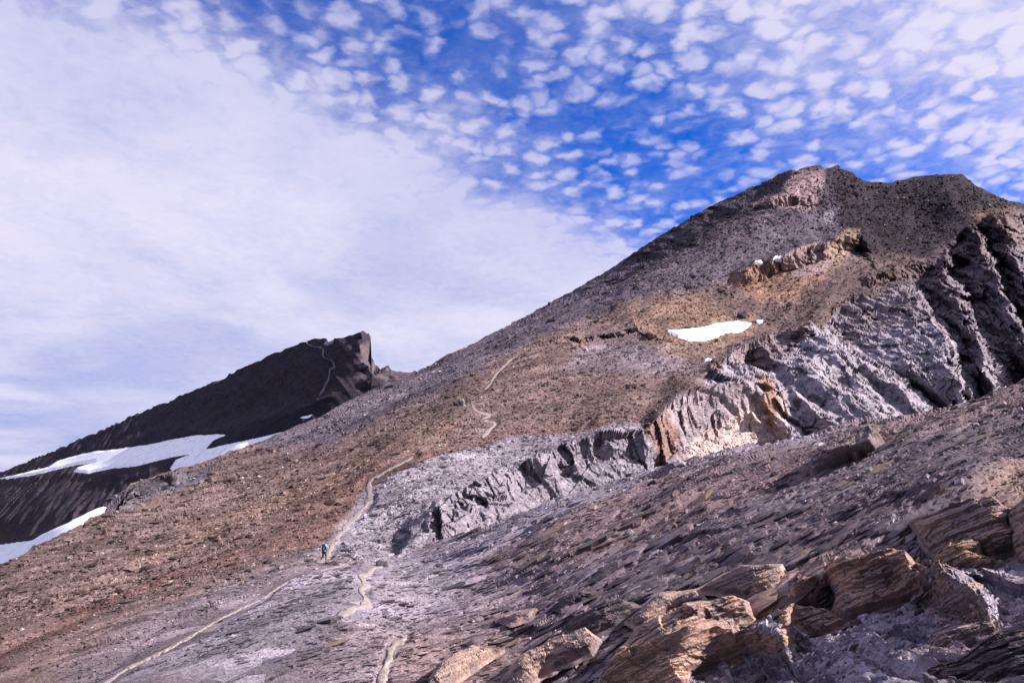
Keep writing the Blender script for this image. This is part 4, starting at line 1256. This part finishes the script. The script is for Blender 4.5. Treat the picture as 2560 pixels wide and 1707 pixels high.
def person(px, py, L, hgt, face, jacket, trousers, hat, lab, pose):
    qx_, qy_ = hit(L, px, py)
    P, n, *_ = surf(L, [qx_], [qy_])
    e = bpy.data.objects.new('person', None); COL.objects.link(e)
    e.location = tuple(P[0] + np.array((0, 0, .02 if py > 1200 else .25))); e.rotation_euler = (0, 0, face); e.scale = (hgt / 1.78,) * 3
    tag(e, lab, 'person', 'hikers on the path')
    s_ = pose   # stride: +y is forward
    hips = (0, -.02, .93); chest = (0, .07 + .05 * s_, 1.30); neck = (0, .10 + .06 * s_, 1.50); head = (0, .15 + .06 * s_, 1.65)
    V = [hips, (0, .02, 1.12), chest, neck, (0, .13 + .06 * s_, 1.57), head, (0, .16 + .06 * s_, 1.74),
         (.17, .07, 1.42), (.25, .00, 1.18), (.25, .22, 1.04), (.24, .30, 1.04),
         (-.17, .07, 1.42), (-.27, -.06, 1.18), (-.24, .12, .99), (-.23, .20, .98),
         (.10, 0, .86), (.11, .20 * s_ + .04, .50), (.11, .22 * s_ - .02, .09), (.11, .22 * s_ + .16, .04),
         (-.10, 0, .86), (-.11, -.02, .50), (-.11, -.24 * s_, .12), (-.11, -.24 * s_ + .14, .05)]
    E = [(0, 1), (1, 2), (2, 3), (3, 4), (4, 5), (5, 6), (2, 7), (7, 8), (8, 9), (9, 10), (2, 11), (11, 12), (12, 13), (13, 14),
         (0, 15), (15, 16), (16, 17), (17, 18), (0, 19), (19, 20), (20, 21), (21, 22)]
    R_ = [(.15, .10), (.13, .09), (.16, .10), .055, .06, (.085, .10), (.06, .07), .055, .042, .032, .035, .055, .042, .032, .035, .085, .056, .042, .035, .085, .056, .042, .035]
    skin = flat_mat('skin', (.45, .28, .21))
    skinned('body', V, E, R_, skin, e)
    jk = flat_mat('jacket_cloth', jacket); tr = flat_mat('trouser_cloth', trousers); bt = flat_mat('boot_leather', (.05, .04, .035)); ht = flat_mat('hat_cloth', hat)
    skinned('jacket', [V[0], V[1], V[2], V[3], V[7], V[8], V[9], V[11], V[12], V[13]], [(0, 1), (1, 2), (2, 3), (2, 4), (4, 5), (5, 6), (2, 7), (7, 8), (8, 9)],
            [(.175, .125), (.155, .115), (.185, .125), .07, .072, .058, .045, .072, .058, .045], jk, e)
    skinned('trousers', [V[0], V[15], V[16], (V[17][0], V[17][1], .14), V[19], V[20], (V[21][0], V[21][1], .16)], [(0, 1), (1, 2), (2, 3), (0, 4), (4, 5), (5, 6)],
            [(.165, .12), .105, .075, .062, .105, .075, .062], tr, e)
    for a in (17, 21):
        skinned('boot', [(V[a][0], V[a][1] - .03, .12), (V[a][0], V[a][1], .05), V[a + 1]], [(0, 1), (1, 2)], [.062, .055, .048], bt, e)
    skinned('hat', [(0, head[1] - .02, 1.70), (0, head[1] - .02, 1.77), (0, head[1] + .10, 1.70)], [(0, 1), (0, 2)], [.115, .08, .05], ht, e)
    return e


def attach(o, e, loc, rot=(0, 0, 0)):
    o.matrix_world = Matrix.Translation(e.location) @ e.rotation_euler.to_matrix().to_4x4() @ Matrix.Diagonal((*e.scale, 1)) @ Matrix.Translation(loc) @ Matrix.Rotation(rot[0], 4, 'X')


def backpack(e, c, lab):
    bm = bmesh.new(); bmesh.ops.create_cube(bm, size=1)
    for v in bm.verts:
        v.co.x *= .32 * (.85 if v.co.z > 0 else 1); v.co.y *= .22 * (.8 if v.co.z > 0 else 1); v.co.z *= .52
    bmesh.ops.bevel(bm, geom=bm.edges[:], offset=.05, segments=2, affect='EDGES')
    me = bpy.data.meshes.new('backpack'); bm.to_mesh(me); bm.free(); me.materials.append(flat_mat('pack_cloth', c))
    root = bpy.data.objects.new('backpack', None); COL.objects.link(root); attach(root, e, (0, -.17, 1.25), (-.12,)); tag(root, lab, 'backpack')
    o = bpy.data.objects.new('bag', me); COL.objects.link(o); o.parent = root
    bm = bmesh.new(); bmesh.ops.create_cone(bm, segments=12, radius1=.075, radius2=.075, depth=.42, cap_ends=True)
    bmesh.ops.rotate(bm, verts=bm.verts, matrix=Matrix.Rotation(math.pi / 2, 3, 'Y'))
    me = bpy.data.meshes.new('bedroll'); bm.to_mesh(me); bm.free(); me.materials.append(flat_mat('bedroll_foam', (c[0] * .6 + .02, c[1] * .6 + .03, c[2] * .6 + .05)))
    o = bpy.data.objects.new('bedroll', me); COL.objects.link(o); o.parent = root; o.location = (0, -.01, .33)


def pole(e, x, y0, lab):
    bm = bmesh.new(); bmesh.ops.create_cone(bm, segments=8, radius1=.010, radius2=.014, depth=1.15, cap_ends=True)
    me = bpy.data.meshes.new('shaft'); bm.to_mesh(me); bm.free(); me.materials.append(flat_mat('pole_metal', (.10, .10, .11), .4))
    root = bpy.data.objects.new('trekking_pole', None); COL.objects.link(root); attach(root, e, (x, y0, .53), (.10,)); tag(root, lab, 'trekking pole')
    o = bpy.data.objects.new('shaft', me); COL.objects.link(o); o.parent = root
    bm = bmesh.new(); bmesh.ops.create_cone(bm, segments=8, radius1=.018, radius2=.022, depth=.14, cap_ends=True)
    me = bpy.data.meshes.new('grip'); bm.to_mesh(me); bm.free(); me.materials.append(flat_mat('grip_foam', (.02, .02, .02)))
    o = bpy.data.objects.new('grip', me); COL.objects.link(o); o.parent = root; o.location = (0, 0, .6)


h1 = person(809, 1402, LM, 1.78, math.radians(-25), (.025, .075, .11), (.02, .025, .045), (.03, .025, .022), 'hiker in dark teal jacket climbing the pale path', 1.0)
backpack(h1, (.02, .07, .10), 'dark teal backpack worn by the near hiker')
pole(h1, .27, .34, 'thin trekking pole in the near hiker\'s right hand')
h2 = person(1167, 1012, LM, 1.8, math.radians(200), (.02, .018, .025), (.02, .02, .025), (.02, .018, .02), 'dark clad left one of two distant hikers beside the pale upright stone', .6)
backpack(h2, (.015, .015, .02), 'black backpack worn by the left one of the two distant hikers')
h3 = person(1175, 1013, LM, 1.65, math.radians(190), (.03, .025, .035), (.02, .02, .03), (.03, .02, .02), 'dark clad right one of two distant hikers where the path bends', .8)
